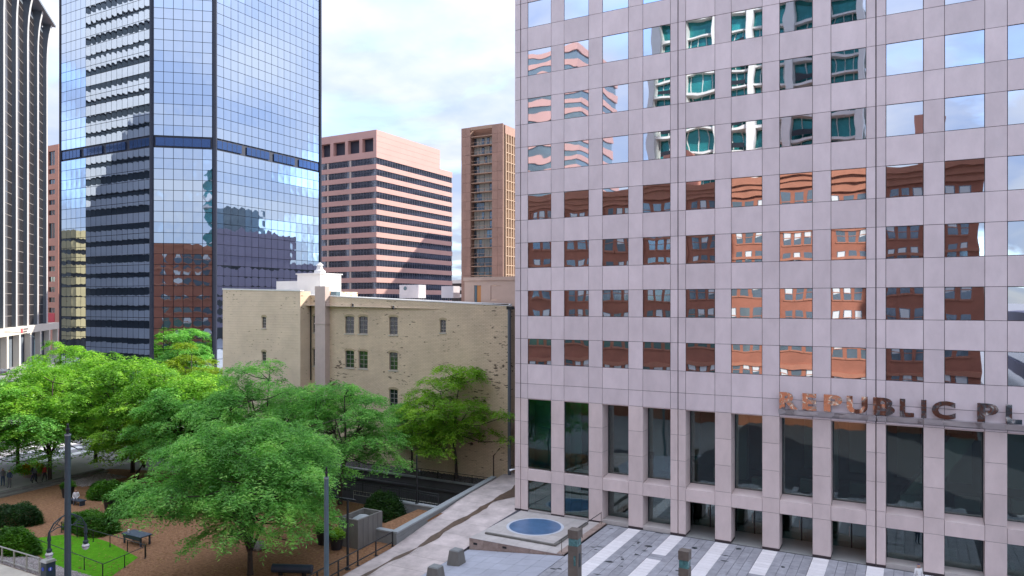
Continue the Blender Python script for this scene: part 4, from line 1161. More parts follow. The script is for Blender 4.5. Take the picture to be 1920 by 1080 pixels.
def locust(seed, R, H, low, pads, sprays, ln, wd, spray, pairs, lean=0.0, trunk_r=.2, fork=.22, flat=.42):
    """returns (trunk mesh, crown centres, directions) of a spreading honey locust, base at the origin"""
    r = np.random.default_rng(seed); rr = random.Random(seed)
    P = []
    tries = 0
    while len(P) < pads and tries < 6000:
        tries += 1
        a = r.uniform(0, 2 * math.pi); q = math.sqrt(r.uniform(0.01, 1))
        wob = 1 + .22 * math.sin(3 * a + seed) + .14 * math.sin(5 * a + 2 * seed)
        rad = q * R * wob * .88
        ztop = H - (H - low) * (flat * q ** 2 + .10 * (wob < .9)) - .5
        zlow = low + (H - low) * .28 * (1 - q) + (H - low) * .05
        t = 1 - r.uniform(0, 1) ** 1.7
        z = zlow + (ztop - zlow) * t
        c = np.array([rad * math.cos(a), rad * math.sin(a), z])
        if all(np.linalg.norm((c - o) * (1, 1, 1.7)) > R * .195 for o in P): P.append(c)
    C, Dv = [], []
    for c in P:
        pr = R * r.uniform(.14, .27)
        m = int(sprays * (pr / (R * .21)) ** 2)
        aa = r.uniform(0, 2 * math.pi, m); qq = np.sqrt(r.uniform(0, 1, m)) * pr
        zz_ = .32 * pr * (1 - (qq / pr) ** 2) - .18 * qq + r.normal(0, .13 * pr, m)
        pts_ = np.stack([c[0] + qq * np.cos(aa), c[1] + qq * np.sin(aa), c[2] + zz_], 1)
        outw = np.array([c[0], c[1], 0]); outw = outw / (np.linalg.norm(outw) + 1e-6)
        dd = np.stack([np.cos(aa), np.sin(aa), np.full(m, -.12)], 1) + outw * .55 + r.normal(0, .35, (m, 3)) * (1, 1, .6)
        C.append(pts_); Dv.append(dd)
    mb = MB()
    fz = H * fork
    top = Vector((lean, lean * .5, fz))
    mb.tube([(0, 0, -.15), (.02, .0, .25), (lean * .3, 0, fz * .5), top], [trunk_r * 1.5, trunk_r * 1.1, trunk_r, trunk_r * .9], 9)
    nl = 6
    limbs = []
    for k in range(nl):
        a = 2 * math.pi * (k + rr.uniform(-.25, .25)) / nl
        rad = R * rr.uniform(.35, .5); ze = low + (H - low) * rr.uniform(.5, .72)
        if k == 0: rad *= .2; ze = H * .82
        p1 = top + Vector((math.cos(a) * rad * .45, math.sin(a) * rad * .45, (ze - fz) * .5))
        p2 = Vector((math.cos(a) * rad, math.sin(a) * rad, ze))
        st = top + Vector((0, 0, -rr.uniform(0, .5)))
        mb.tube([st, st.lerp(p1, .5) + Vector((0, 0, -.15)), p1, p2], [trunk_r * .62, trunk_r * .52, trunk_r * .42, trunk_r * .25], 7)
        limbs += [(p1, trunk_r * .36), (p2, trunk_r * .24), (st.lerp(p1, .55), trunk_r * .4)]
    for c in P:
        cv = Vector(c) - Vector((0, 0, .25))
        s, sr = min(limbs, key=lambda q: (q[0] - cv).length + (3 if q[0].z > cv.z + .6 else 0))
        m_ = s.lerp(cv, .5) + Vector((0, 0, -.10 * (s - cv).length + .1))
        mb.tube([s, m_, cv], [min(sr, .10), .045, .018], 5)
        for _ in range(3):
            e_ = cv + Vector((rr.uniform(-1, 1), rr.uniform(-1, 1), rr.uniform(-.1, .3))) * R * .16
            mb.tube([m_.lerp(cv, .6), e_], [.022, .008], 4)
    return mb, np.concatenate(C), np.concatenate(Dv)

def make_tree(name, label, loc, seed, R, H, low, pads, sprays, ln, wd, spray, pairs, mtl, group, rz=0, **kw):
    tb, C, Dv = locust(seed, R, H, low, pads, sprays, ln, wd, spray, pairs, **kw)
    t = thing(name, label, 'tree', loc, group, rz)
    part('trunk', tb, 'bark', t, smooth=True, local=True)
    put('crown', leaves_mesh('crown', C, Dv, ln, wd, seed + 1, mtl, pairs, spray), t, local=True)
    return t
GR = 'trees in the small park'
make_tree('locust_tree', 'wide feathery green tree spreading over the mulch beside the concrete enclosure', (-37.9, 33.4, G), 21, 6.5, 10.6, 2.7, 88, 76, .26, .08, .9, 8, 'leaf_green', GR, trunk_r=.17, fork=.16, flat=.48)
make_tree('locust_tree', 'slender trunked green tree at the railing of the sunken ramp', (-44.2, 48.9, G), 33, 5.4, 11.6, 2.4, 62, 62, .26, .085, .85, 7, 'leaf_green', GR, trunk_r=.17, lean=.3, fork=.3, flat=.6)
make_tree('locust_tree', 'yellow green tree standing against the tan brick wall above the garage ramp', (-40.2, 61.5, G), 45, 5.0, 12.0, 2.0, 57, 62, .27, .09, .85, 7, 'leaf_warm', GR, trunk_r=.15, lean=-.25, fork=.32, flat=.45)
make_tree('locust_tree', 'small thin green tree between the taller ones at the tan wall', (-45.8, 61.6, G), 52, 3.3, 8.2, 1.6, 28, 54, .26, .09, .75, 6, 'leaf_green', GR, trunk_r=.11, fork=.35)
make_tree('locust_tree', 'broad deep green tree in front of the windows of the tan building', (-53.4, 52.0 - 3.2, G), 64, 6.3, 12.9, 2.0, 72, 62, .28, .09, .9, 7, 'leaf_green', GR, trunk_r=.2, flat=.4)
make_tree('locust_tree', 'bright green tree before the chamfered corner of the glass tower', (-64.5, 50.9 - 2.2, G), 71, 5.8, 12.4, 2.0, 65, 59, .30, .10, .9, 7, 'leaf_bright', GR, trunk_r=.18)
make_tree('locust_tree', 'tallest bright tree in front of the dark foot of the glass tower', (-71.5, 47.6, G), 83, 5.7, 13.6, 2.4, 67, 59, .30, .10, .9, 7, 'leaf_bright', GR, trunk_r=.2, flat=.6)
make_tree('locust_tree', 'bright tree by the pavement behind the flower tub', (-79.6, 48.6, G), 92, 5.6, 13.0, 2.0, 65, 59, .30, .10, .9, 7, 'leaf_bright', GR, trunk_r=.18)
make_tree('locust_tree', 'spreading bright tree over the pavement steps and the walkers', (-75.4, 41.4, G), 101, 6.4, 12.0, 2.6, 67, 59, .30, .10, .9, 7, 'leaf_bright', GR, trunk_r=.18)
make_tree('locust_tree', 'low branched tree at the pavement edge close to the clipped hedges', (-77.6, 35.5, G), 113, 6.0, 10.8, 1.6, 52, 59, .28, .095, .85, 7, 'leaf_green', GR, trunk_r=.16)
make_tree('locust_tree', 'shaded tree with bent dark trunk behind the black pots', (-67.6, 45.4, G), 127, 4.2, 8.4, 1.6, 39, 54, .28, .095, .85, 7, 'leaf_warm', GR, trunk_r=.17, lean=.7)
make_tree('locust_tree', 'leafy bright tree between the flower tub and the street crossing', (-83.6, 42.6, G), 167, 5.8, 11.4, 2.0, 62, 58, .30, .10, .9, 7, 'leaf_bright', GR, trunk_r=.17)
make_tree('locust_tree', 'fresh green tree at the head of the sunken ramp', (-60.2, 46.0, G), 173, 5.0, 10.6, 2.2, 52, 58, .28, .095, .85, 7, 'leaf_green', GR, trunk_r=.16)
make_tree('street_tree', 'golden yellow tree between the glass tower and the tan end wall', (-88.5, 67.5, G), 131, 4.2, 12.8, 2.0, 44, 59, .32, .12, .85, 6, 'leaf_yellow', 'trees on the far street', trunk_r=.16)
make_tree('street_tree', 'bright round tree close to the parked cars on the far street', (-106.5, 60.5, G), 139, 5.0, 13.2, 2.0, 52, 59, .34, .13, .9, 6, 'leaf_bright', 'trees on the far street', trunk_r=.18)
make_tree('street_tree', 'green tree at the foot of the glass tower chamfer', (-100.0, 75.5, G), 151, 4.2, 14.5, 2.0, 46, 59, .34, .13, .9, 6, 'leaf_green', 'trees on the far street', trunk_r=.18)

def bush(name, label, loc, rx, ry, rz_, seed, mtl, n=1500, ln=.16, wd=.08, group=None, cat='shrub', flat=False):
    r = np.random.default_rng(seed)
    d = r.normal(0, 1, (n, 3)); d[:, 2] = np.abs(d[:, 2]); d /= np.linalg.norm(d, axis=1, keepdims=True)
    q = r.uniform(.72, 1.0, (n, 1)) ** .5
    wob = 1 + .10 * np.sin(4 * np.arctan2(d[:, 1], d[:, 0]) + seed)[:, None]
    if flat: d[:, 2] = np.minimum(d[:, 2], .72)
    c = d * q * wob * np.array([rx, ry, rz_])
    t = thing(name, label, cat, loc, group)
    put('foliage', leaves_mesh('foliage', c, d + r.normal(0, .4, (n, 3)) + np.array([0, 0, .15]), ln, wd, seed, mtl, 2, ln * 1.2, .1), t, local=True)
    mb = MB()
    for k in range(7):
        a = k * .9; mb.tube([(0, 0, 0), (math.cos(a) * rx * .3, math.sin(a) * ry * .3, rz_ * .4), (math.cos(a) * rx * .7, math.sin(a) * ry * .7, rz_ * .7)], [.04, .03, .01], 5)
    part('stem', mb, 'bark', t, local=True)
    return t
bush('hedge', 'long clipped dark hedge next to the lawn', (-56.2, 34.0, G), 2.6, 1.3, 1.5, 5, 'leaf_hedge', 3800, group='clipped hedges in the mulch', flat=True)
bush('hedge', 'dark rounded hedge on its own in the mulch near the pavement', (-63.4, 32.3, G), 2.2, 1.4, 1.6, 6, 'leaf_dark', 3200, group='clipped hedges in the mulch', flat=True)
bush('shrub', 'bright green leafy shrub behind the tube railing', (-56.4, 28.6, G), 2.3, 1.0, 1.35, 7, 'leaf_hedge', 3000, .2, .1)
bush('shrub', 'low green shrub behind the sitting person', (-64.6, 40.6, G), 2.3, 1.3, 1.2, 8, 'leaf_hedge', 2400, .2, .1)
bush('shrub', 'green shrub beside the black pots under the trees', (-60.8, 40.6, G), 2.0, 1.4, 1.3, 9, 'leaf_hedge', 2400, .2, .1)
bush('shrub', 'dark olive shrub in the walled planter by the ramp', (-38.3, 47.6, G), 1.9, 1.2, 1.9, 10, 'leaf_dark', 2600, .2, .09)
bush('shrub', 'small grass green shrub near the table bench', (-58.0, 37.6, G), 1.4, .9, .8, 14, 'leaf_hedge', 1400, .2, .1)
fl = bush('flower_tub', 'tub of yellow and orange flowers on the pavement', (-79.0, 41.6, G + .55), 1.05, 1.05, .6, 11, 'petal', 700, .16, .12, cat='flower tub')
put('foliage', leaves_mesh('foliage', *(lambda r: (lambda d: (d * np.array([.95, .95, .75]) * r.uniform(.6, 1.1, (700, 1)), d))(np.abs(r.normal(0, 1, (700, 3))) * r.choice((-1, 1), (700, 3)) * (1, 1, 0) + r.uniform(0, .7, (700, 3)) * (0, 0, 1)))(np.random.default_rng(3)), .25, .1, 3, 'leaf_bright', 2, .3), fl, local=True)
part('tub', MB().lathe((0, 0, -.55), [(.75, 0), (1.0, .5), (1.05, .6), (.95, .6), (.9, .5)], 18), 'concrete_stained', fl, local=True)
def pot(label, x, y, r_, h_, leaf=None, seed=1):
    t = thing('plant_pot', label, 'pot', (x, y, G), 'black pots in the park')
    part('pot', MB().lathe((0, 0, 0), [(r_ * .75, 0), (r_, h_ * .92), (r_ * 1.06, h_ * .92), (r_ * 1.06, h_), (r_ * .9, h_), (r_ * .88, h_ * .9)], 16), 'pot_black', t, local=True)
    r = np.random.default_rng(seed); n = 260
    d = r.normal(0, 1, (n, 3)); d[:, 2] = abs(d[:, 2]) + .2; d /= np.linalg.norm(d, axis=1, keepdims=True)
    put('plant', leaves_mesh('plant', d * r.uniform(.4, 1, (n, 1)) * r_ * .9 + np.array([0, 0, h_ * .9]), d, .22, .08, seed, leaf or 'leaf_hedge', 2, .25), t, local=True)
pot('black plant pot beside the person sitting in the park', -67.6, 38.7, .55, .95, seed=21)
pot('black plant pot standing alone in the mulch by the shrubs', -60.2, 38.1, .6, .95, seed=22)
pot('black plant pot behind the teal lamp pole, next to the concrete enclosure', -38.0, 40.3, .55, 1.0, seed=23)
pot('black plant pot with green top against the concrete enclosure', -36.4, 39.9, .5, .95, 'leaf_warm', 24)

# ------------------------------------------------------------------ walls, rails and furniture
WLm = thing('low_wall', 'grey stone parapet wall running between the walkway and the sunken ramp', 'wall', (-34, 50, G))
def wl_pt(v, o): return wall_u(v) - o
vs = [42.6 + k * 1.66 for k in range(12)]
for k in range(11):
    a, b = vs[k], vs[k + 1] - .015
    for (z0, z1, o0, o1, m_) in ((G, -.28, .0, .42, 'concrete_grey'), (-.275, .06, .03, .42, 'concrete_grey'), (.065, .19, -.04, .50, 'cap_stone')):
        part('cap_stone' if m_ == 'cap_stone' else 'wall_block', MB().hexa([(wl_pt(a, o0), a, z0), (wl_pt(b, o0), b, z0), (wl_pt(b, o1), b, z0), (wl_pt(a, o1), a, z0)][::-1],
             [(wl_pt(a, o0), a, z1), (wl_pt(b, o0), b, z1), (wl_pt(b, o1), b, z1), (wl_pt(a, o1), a, z1)][::-1]), m_, WLm)
PW_ = thing('planter_wall', 'low grey planter wall enclosing mulch in the angle by the ramp', 'wall', (-35, 45, G))
part('wall', B(-36.6, -33.5, 42.6, 42.95, G, .06), 'concrete_grey', PW_)
part('wall', B(-36.6, -36.2, 42.96, 44.2, G, .06), 'concrete_grey', PW_)
part('coping', B(-36.65, -33.5, 42.55, 43.0, .062, .17), 'cap_stone', PW_)
part('wall', B(-40.5, -34.2, 49.45, 49.8, G, .02), 'concrete_grey', PW_)
part('coping', B(-40.5, -34.2, 49.4, 49.85, .022, .14), 'cap_stone', PW_)
part('soil', B(-36.1, -33.6, 43.01, 49.4, G, -.25), 'mulch', PW_)

def railing(label, p, q, h_, npost, m_, rails=(1.0, .25), pickets=0, r_=.03, z=G, name='railing'):
    t = thing(name, label, 'railing', ((p[0] + q[0]) / 2, (p[1] + q[1]) / 2, z))
    for f_ in rails: part('rail', MB().tube([(p[0], p[1], z + h_ * f_), ((p[0] + q[0]) / 2, (p[1] + q[1]) / 2, z + h_ * f_), (q[0], q[1], z + h_ * f_)], r_, 7), m_, t)
    for k in range(npost):
        s = k / (npost - 1); x, y = p[0] + (q[0] - p[0]) * s, p[1] + (q[1] - p[1]) * s
        po = part('post', MB().tube([(x, y, z), (x, y, z + h_ * max(rails))], r_ * 1.25, 7), m_, t)
        part('foot', MB().lathe((x, y, z), [(r_ * 3.2, 0), (r_ * 3.2, .02)], 8), m_, po)
    for k in range(pickets):
        s = (k + .5) / pickets; x, y = p[0] + (q[0] - p[0]) * s, p[1] + (q[1] - p[1]) * s
        part('picket', MB().tube([(x, y, z + h_ * min(rails)), (x, y, z + h_ * max(rails))], .014, 5), m_, t)
    return t
railing('black double railing between the mulch and the walkway', (-33.2, 42.3), (-31.9, 27.5), 1.05, 8, 'black_metal', (1.0, .30), r_=.045)
railing('black railing with thin pickets at the near edge of the ramp', (-46.5, 49.9), (-34.4, 49.9), 1.0, 7, 'black_metal', (1.0, .8, .12), 46, z=.1)
railing('pale picket rail inside the sunken ramp', (-45.0, 51.6), (-35.2, 51.6), .9, 6, 'galvanised', (1.0, .6), 22, z=-1.2)
railing('black railing on the stony strip under the tan wall', (-62, 60.35), (-35.6, 60.35), .9, 14, 'black_metal', (1.0,), r_=.03)
railing('galvanised tube railing along the cream paving', (-62.0, 26.75), (-49.9, 26.75), 1.1, 9, 'galvanised', (1.0, .2), r_=.045)
railing('thin black fence between lawn and pebbles', (-55.2, 29.25), (-46.0, 28.55), .85, 5, 'black_metal', (1.0,), r_=.025)
railing('thin black fence along the far side of the lawn', (-57.6, 32.5), (-46.9, 32.2), .85, 6, 'black_metal', (1.0,), r_=.025)
railing('short black fence closing the end of the lawn', (-46.7, 32.0), (-45.9, 28.5), .85, 3, 'black_metal', (1.0,), r_=.025)

EN = thing('enclosure', 'tall weathered concrete enclosure without a lid, a pale round vent inside', 'enclosure', (-35.8, 42, G))
x0, x1, y0, y1, zt = -36.75, -34.95, 40.55, 43.3, 1.3
part('wall', B(x0, x1, y0, y0 + .14, G, zt), 'concrete_dark', EN)
part('wall', B(x0, x1, y1 - .14, y1, G, zt), 'concrete_dark', EN)
part('wall', B(x0, x0 + .14, y0 + .141, y1 - .141, G, zt), 'concrete_dark', EN)
part('wall', B(x1 - .14, x1, y0 + .141, y1 - .141, G, zt), 'concrete_dark', EN)
for k in range(1, 5): part('groove', B(x1 + .0005, x1 + .012, y0 + k * .55, y0 + k * .55 + .025, G, zt), 'ramp_wall', EN)
part('vent', MB().lathe((-35.85, 42.1, G), [(.6, 0), (.6, 1.7), (.72, 1.75), (.35, 1.95), (.1, 2.0)], 18), 'cap_stone', EN)

# lamp poles
def lamp_pole(label, x, y, zt, r0, r1, m_, arms=False):
    t = thing('lamp_pole', label, 'lamp pole', (x, y, G), 'tall metal poles along the near pavement')
    part('pole', MB().lathe((x, y, G), [(r0 * 1.7, 0), (r0 * 1.7, .5), (r0 * 1.15, .6), (r0, .9), (r1, zt - G), (r1 * .5, zt - G + .01)], 14), m_, t)
    fin = part('finial', MB().lathe((x, y, zt), [(r1 * .55, .01), (r1 * .55, .16), (r1 * .8, .18), (r1 * .8, .24), (r1 * .45, .26), (r1 * .4, .42), (r1 * .5, .44), (r1 * .1, .5)], 10), 'black_metal', t)
    part('collar', MB().lathe((x, y, zt - .08), [(r1 * 1.12, 0), (r1 * 1.12, .06)], 14), 'cap_stone', t)
    if arms:
        dx, dy = .13, .78
        arm = MB()
        for s in (-1, 1):
            pts_ = [(x, y, 6.95), (x + dx * s * .35, y + dy * s * .35, 6.85), (x + dx * s * .75, y + dy * s * .75, 6.62), (x + dx * s, y + dy * s, 6.25)]
            arm.tube(pts_, .035, 7)
            arm.tube([(x, y, 6.35), (x + dx * s * .55, y + dy * s * .55, 6.4), (x + dx * s, y + dy * s, 6.22)], .025, 6)
            arm.tube([(x + dx * s * .25, y + dy * s * .25, 6.9), (x + dx * s * .8, y + dy * s * .8, 6.38)], .02, 6)
            arm.tube([(x + dx * s * .3, y + dy * s * .3, 6.38), (x + dx * s * .72, y + dy * s * .72, 6.64)], .02, 6)
        part('arm', arm, 'dark_teal_metal', t)
        for s in (-1, 1):
            gx, gy = x + dx * s, y + dy * s
            hd = part('lantern', MB().lathe((gx, gy, 5.32), [(.10, 0), (.13, .12), (.07, .2), (.06, .5), (.09, .55), (.04, .95)], 12), 'dark_teal_metal', t)
            part('globe', MB().lathe((gx, gy, 5.02), [(.02, 0), (.11, .05), (.165, .15), (.165, .22), (.12, .30)], 14), 'globe', hd)
            part('band', MB().lathe((gx, gy, 5.19), [(.172, 0), (.172, .03)], 14), 'dark_teal_metal', hd)
    return t
lamp_pole('tall blue grey lamp pole with two hanging globe lanterns in front of the lawn', -35.19, 20.14, 10.75, .165, .125, 'steel_blue', True)
lamp_pole('plain teal grey pole standing in front of the concrete enclosure', -24.69, 26.37, 8.6, .135, .105, 'steel_teal')

T1_ = thing('gate_post', 'black post with a crossbar standing at the double railing', 'post', (-32.95, 37.2, G))
part('post', MB().lathe((-32.95, 37.2, G), [(.2, 0), (.2, .05), (.085, .1), (.075, 4.7)], 10), 'black_metal', T1_)
part('crossbar', MB().tube([(-33.95, 37.0, 3.95), (-32.95, 37.2, 3.9), (-32.35, 37.3, 3.86)], .05, 7), 'black_metal', T1_)
T2_ = thing('lamp_post', 'slim black post with a small camera at the ramp edge', 'post', (-36.4, 50.0 - .1, .14))
part('post', MB().lathe((-36.4, 49.62, .14), [(.16, 0), (.16, .05), (.075, .1), (.06, 3.9), (.09, 3.95), (.03, 4.1)], 10), 'black_metal', T2_)
part('camera', MB().tube([(-36.4, 49.62, 2.9), (-36.1, 49.5, 2.95), (-35.95, 49.45, 2.85)], [.03, .05, .1], 8), 'black_metal', T2_)

KS = thing('parking_kiosk', 'dark blue grey kiosk with small blue emblem at the end of the tube railing', 'kiosk', (-47.9, 26.2, G))
part('body', MB().hexa([(-48.22, 25.9, G + .001), (-47.58, 25.9, G + .001), (-47.58, 26.5, G + .001), (-48.22, 26.5, G + .001)], [(-48.2, 25.92, .62), (-47.6, 25.92, .62), (-47.6, 26.48, .62), (-48.2, 26.48, .62)]), 'kiosk_blue', KS)
part('lid', MB().hexa([(-48.27, 25.85, .622), (-47.53, 25.85, .622), (-47.53, 26.55, .622), (-48.27, 26.55, .622)], [(-48.2, 25.95, .76), (-47.6, 25.95, .76), (-47.6, 26.45, .76), (-48.2, 26.45, .76)]), 'galvanised', KS)
em = part('emblem', MB().tube([(-47.585, 26.15, .2), (-47.57, 26.15, .2)], .12, 14), 'blue_sign', KS)
part('emblem_mark', B(-47.569, -47.562, 26.12, 26.18, .12, .28), 'white_paint', em)
part('emblem', MB().tube([(-47.95, 25.9, .2), (-47.95, 25.885, .2)], .12, 14), 'blue_sign', KS)

TBL = thing('park_table', 'dark blue table with a white cup behind the lawn fence', 'table', (-50.2, 33.6, G))
part('top', B(-51.2, -49.0, 33.2, 34.2, -.12, -.04), 'table_blue', TBL)
for (a, b) in ((-51.1, 33.3), (-49.2, 33.3), (-51.1, 34.0), (-49.2, 34.0)): part('leg', B(a, a + .1, b, b + .1, G, -.121), 'table_blue', TBL)
part('apron', B(-51.1, -49.1, 33.25, 33.3, -.35, -.125), 'table_blue', TBL)
cp = thing('paper_cup', 'white paper cup on the dark blue table', 'cup', (-50.8, 33.5, -.04))
part('cup', MB().lathe((-50.8, 33.5, -.039), [(.05, 0), (.07, .2), (.075, .2), (.075, .23)], 10), 'cloth_white', cp)
BN = thing('park_bench', 'small dark bench under the person in white', 'bench', (-64.3, 37.7, G))
part('seat', B(-65.2, -63.5, 37.4, 37.95, -.42, -.34), 'table_blue', BN)
for a in (-65.1, -63.7): part('leg', B(a, a + .1, 37.45, 37.9, G, -.421), 'table_blue', BN)
BM = thing('dark_bench', 'dark grey slab bench in the mulch beside the railing', 'bench', (-35.3, 34.6, G))
part('seat', MB().tube([(-36.6, 34.1, -.35), (-34.2, 35.2, -.35)], .28, 10), 'table_blue', BM)
for s in (.2, .8): part('leg', MB().lathe((-36.6 + 2.4 * s, 34.1 + 1.1 * s, G), [(.15, 0), (.15, .3)], 8), 'black_metal', BM)
RK = thing('boulder', 'pale landscape boulder in the mulch under the wide tree', 'boulder', (-41.6, 37.2, G))
r_ = np.random.default_rng(4); mb = MB().lathe((0, 0, 0), [(.5, 0), (.62, .18), (.5, .38), (.2, .5)], 9)
mb.v = [(x * 1.3 + r_.normal(0, .06), y + r_.normal(0, .06), z + r_.normal(0, .03)) for x, y, z in mb.v]
part('rock', mb, 'pebble', RK, local=True)

def bollard(label, x, y):
    z = ztile(x)
    t = thing('bollard', label, 'bollard', (x, y, z), 'tapered stone bollards')
    part('block', MB().hexa([(x - .48, y - .45, z + .005), (x + .48, y - .45, z + .005), (x + .48, y + .45, z + .005), (x - .48, y + .45, z + .005)], [(x - .36, y - .34, z + .95), (x + .36, y - .34, z + .95), (x + .36, y + .34, z + .95), (x - .36, y + .34, z + .95)]), 'concrete_dark', t)
    part('cap', MB().hexa([(x - .36, y - .34, z + .951), (x + .36, y - .34, z + .951), (x + .36, y + .34, z + .951), (x - .36, y + .34, z + .951)], [(x - .30, y - .28, z + 1.02), (x + .30, y - .28, z + 1.02), (x + .30, y + .28, z + 1.02), (x - .30, y + .28, z + 1.02)]), 'concrete_grey', t)
bollard('tapered dark stone bollard nearer to the stone plinth', -27.0, 41.3)
bollard('tapered dark stone bollard farther from the stone plinth', -26.35, 37.9)

def art_post(label, x, y, zt, w):
    t = thing('art_post', label, 'post', (x, y, 0), 'square art posts on the plaza')
    part('shaft', B(x - w / 2, x + w / 2, y - w / 2, y + w / 2, 0.003, zt - .95), 'granite_post', t)
    part('glass_band', B(x - w * .46, x + w * .46, y - w * .46, y + w * .46, zt - .949, zt - .50), 'teal_enamel', t)
    part('capital', B(x - w * .52, x + w * .52, y - w * .52, y + w * .52, zt - .499, zt), 'granite_post', t)
    part('inset', B(x + w * .1, x + w * .3, y - w / 2 - .012, y - w / 2 - .001, zt - 2.1, zt - 1.5), 'teal_enamel', t)
    part('inset', B(x + w / 2 + .001, x + w / 2 + .012, y - w * .2, y + w * .2, zt - 2.2, zt - 1.4), 'dark_teal_metal', t)
art_post('brown stone art post with a teal band in front of the handrail', -17.7, 40.0, 3.42, .62)
art_post('brown stone art post with a teal band between white paving stripes', -11.05, 40.0, 3.26, .56)

# ------------------------------------------------------------------ people
def person(label, loc, rz, h_, top, legs, pose='walk', hairm='hair', group=None, arms_m=None):
    k = h_ / 1.75
    J = {'pel': (0, 0, .95), 'wst': (0, 0, 1.1), 'chs': (0, .01, 1.33), 'nck': (0, 0, 1.5), 'hd0': (0, -.01, 1.56), 'hd1': (0, -.02, 1.66), 'hd2': (0, -.01, 1.745),
         'lsh': (.17, 0, 1.43), 'lel': (.24, .04, 1.16), 'lwr': (.24, -.08, .93), 'lhd': (.235, -.12, .84), 'rsh': (-.17, 0, 1.43), 'rel': (-.24, -.02, 1.16), 'rwr': (-.23, .1, .94), 'rhd': (-.225, .13, .85),
         'lhp': (.09, 0, .9), 'lkn': (.10, -.12, .5), 'lan': (.10, -.08, .09), 'lto': (.11, -.24, .03), 'rhp': (-.09, 0, .9), 'rkn': (-.10, .06, .5), 'ran': (-.10, .24, .1), 'rto': (-.11, .10, .03)}
    if pose == 'stand':
        J.update(lkn=(.10, -.01, .5), lan=(.11, .01, .09), lto=(.13, -.15, .03), rkn=(-.10, -.01, .5), ran=(-.11, .01, .09), rto=(-.13, -.15, .03))
    if pose == 'sit':
        for q in J: x, y, z = J[q]; J[q] = (x, y, z - .45)
        J.update(lkn=(.12, -.45, .50), lan=(.12, -.45, .09), lto=(.12, -.6, .03), rkn=(-.12, -.45, .50), ran=(-.12, -.42, .09), rto=(-.12, -.57, .03),
                 lwr=(.15, -.3, .62), lhd=(.12, -.38, .58), rwr=(-.15, -.3, .62), rhd=(-.12, -.38, .58))
    Rr = {'pel': .15, 'wst': .14, 'chs': .16, 'nck': .058, 'hd0': .075, 'hd1': .098, 'hd2': .07, 'sh': .07, 'el': .048, 'wr': .035, 'hd': .042, 'hp': .095, 'kn': .065, 'an': .045, 'to': .04}
    E_ = [('pel', 'wst'), ('wst', 'chs'), ('chs', 'nck'), ('nck', 'hd0'), ('hd0', 'hd1'), ('hd1', 'hd2')]
    for s in 'lr': E_ += [('chs', s + 'sh'), (s + 'sh', s + 'el'), (s + 'el', s + 'wr'), (s + 'wr', s + 'hd'), ('pel', s + 'hp'), (s + 'hp', s + 'kn'), (s + 'kn', s + 'an'), (s + 'an', s + 'to')]
    names = list(J)
    me = bpy.data.meshes.new('tmp'); me.from_pydata([tuple(c * k for c in J[n]) for n in names], [(names.index(a), names.index(b)) for a, b in E_], [])
    o = bpy.data.objects.new('tmp', me); COL.objects.link(o)
    o.modifiers.new('skin', 'SKIN'); sub = o.modifiers.new('sub', 'SUBSURF'); sub.levels = 1; sub.render_levels = 1
    sv = me.skin_vertices[0].data
    for i, n in enumerate(names):
        r0 = Rr.get(n, Rr.get(n[1:], .05)) * k
        sv[i].radius = (r0, r0 * (.75 if n in ('pel', 'wst', 'chs') else 1)); sv[i].use_root = (n == 'pel')
    bpy.context.view_layer.update()
    out_ = bpy.data.meshes.new_from_object(o.evaluated_get(bpy.context.evaluated_depsgraph_get()))
    bpy.data.objects.remove(o)
    out_.materials.clear()
    for m_ in (top, legs, 'skin', hairm, 'cloth_black'): out_.materials.append(M[m_])
    sit = .45 * k if pose == 'sit' else 0
    hz = Vector(J['hd1']) * k
    for p in out_.polygons:
        c = p.center; z = c.z + sit
        p.use_smooth = True
        if z > 1.49 * k: mi = 3 if (c.z > hz.z + .03 * k or c.y > hz.y + .045 * k) else 2
        elif abs(c.x) > .19 * k and z < 1.02 * k and (c - Vector(J['lhd' if c.x > 0 else 'rhd']) * k).length < .12 * k: mi = 2
        elif c.z < .10 * k: mi = 4
        elif (z > .98 * k) or (abs(c.x) > .185 * k and z > .85 * k): mi = 0
        else: mi = 1
        p.material_index = mi
    t = tag(put('person', out_, None, loc), label, 'person', group); t.rotation_euler = (0, 0, rz)
    return t
person('person in black walking past the flower tub', (-76.6, 40.5, G), 1.9, 1.75, 'cloth_black', 'denim', group='walkers on the pavement')
person('person in dark clothes walking between two others by the flower tub', (-75.8, 40.2, G), 2.0, 1.72, 'cloth_grey', 'cloth_black', group='walkers on the pavement')
person('person in a red top walking by the flower tub', (-75.4, 40.9, G), 2.0, 1.68, 'cloth_red', 'cloth_black', group='walkers on the pavement')
person('person in grey standing half hidden by leaves at the kerb', (-77.2, 38.0, G), .8, 1.74, 'cloth_grey', 'denim', 'stand', group='walkers on the pavement')
person('person in dark blue standing at the kerb beside one in grey', (-76.0, 38.0, G), .5, 1.72, 'denim', 'cloth_grey', 'stand', group='walkers on the pavement')
person('person in a white shirt sitting on the small dark bench', (-64.7, 37.75, G), .9, 1.75, 'cloth_white', 'cloth_grey', 'sit')
person('person with navy cap and white shirt standing on the plaza by the granite piers', (.33, 48.68, 0), .6, 1.74, 'cloth_white', 'denim', 'stand', 'cloth_navy')

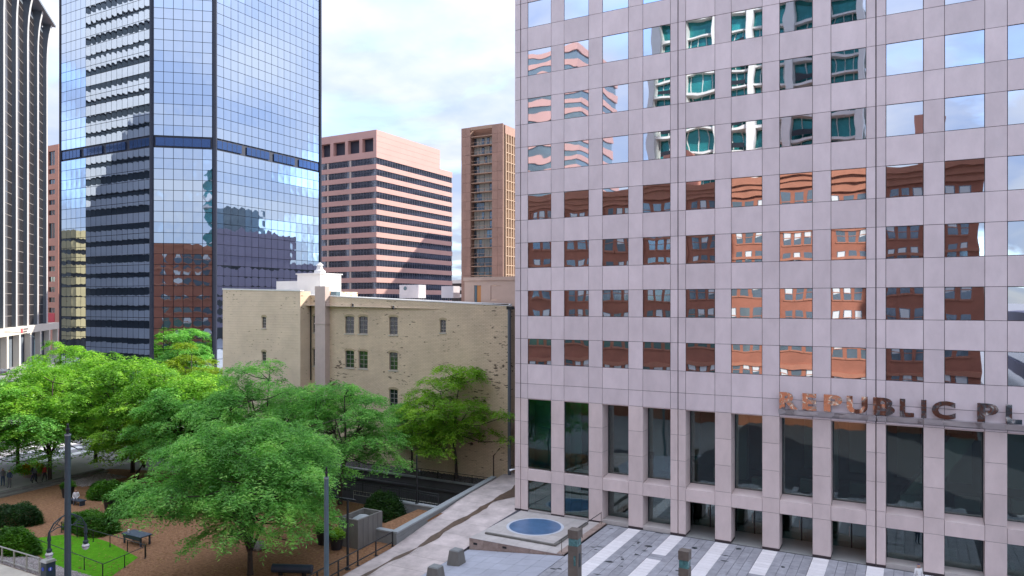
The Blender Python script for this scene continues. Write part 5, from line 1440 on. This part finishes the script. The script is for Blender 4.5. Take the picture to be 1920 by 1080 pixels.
# ------------------------------------------------------------------ cars on the far street
def car(label, loc, rz, body):
    t = thing('parked_car', label, 'car', loc, 'cars on the far street', rz)
    side = [(-2.2, .35), (2.15, .35), (2.25, .7), (2.1, .92), (1.1, 1.0), (.45, 1.45), (-1.0, 1.48), (-1.75, 1.05), (-2.2, 1.0), (-2.28, .7)]
    mb = MB()
    for s in (-1, 1): pass
    L0 = [(x, -.86, z) for x, z in side]
    mb.prism(L0, (0, 1.72, 0))
    part('body', mb, body, t, local=True)
    gl = MB().hexa([(-1.62, -.875, 1.05), (.95, -.875, 1.02), (.95, .875, 1.02), (-1.62, .875, 1.05)], [(-1.0, -.88, 1.40), (.42, -.88, 1.38), (.42, .88, 1.38), (-1.0, .88, 1.40)])
    part('side_window', gl, 'dark_glass', t, local=True)
    part('windscreen', MB().hexa([(1.06, -.7, 1.04), (1.09, -.7, 1.03), (1.09, .7, 1.03), (1.06, .7, 1.04)], [(.49, -.62, 1.44), (.52, -.62, 1.43), (.52, .62, 1.43), (.49, .62, 1.44)]), 'dark_glass', t, local=True)
    for x in (-1.4, 1.4):
        for y in (-.8, .8):
            w_ = part('wheel', MB().tube([(x, y - .1, .33), (x, y + .1, .33)], .33, 16), 'tyre', t, local=True)
            part('rim', MB().tube([(x, y - .115 if y < 0 else y + .101, .33), (x, y - .101 if y < 0 else y + .115, .33)], .2, 10), 'rim', w_, local=True)
    for y in (-.6, .6):
        part('headlight', B(2.2, 2.27, y - .18, y + .18, .66, .8), 'globe', t, local=True)
        part('tail_light', B(-2.31, -2.24, y - .18, y + .18, .74, .9), 'lamp_red', t, local=True)
ad = math.atan2(e2.y, e2.x)
car('pale grey car on the street below the finned tower', (-196.0, 97.0, G), ad, 'car_grey')
car('dark blue car parked beside the podium columns', (-203.0, 107.0, G), ad, 'car_blue')
car('dark blue car parked behind another at the podium', (-208.5, 111.5, G), ad, 'car_blue')
car('grey car parked at the end of the row by the podium', (-214.5, 116.4, G), ad, 'car_grey')
t = thing('street_lamp', 'thin grey street lamp with a long curved arm below the finned tower', 'street lamp', (-185, 98, G))
part('pole', MB().lathe((-185, 98, G), [(.22, 0), (.16, .5), (.09, 9.0)], 8), 'steel_teal', t)
part('arm', MB().tube([(-185, 98, 8.6), (-186.5, 97, 9.6), (-189.5, 95, 9.9)], .07, 6), 'steel_teal', t)
part('lamp_head', MB().hexa([(-190.6, 94.1, 9.8), (-189.4, 94.9, 9.8), (-189.6, 95.2, 9.8), (-190.8, 94.4, 9.8)], [(-190.6, 94.1, 10.0), (-189.4, 94.9, 10.0), (-189.6, 95.2, 10.0), (-190.8, 94.4, 10.0)]), 'cap_stone', t)
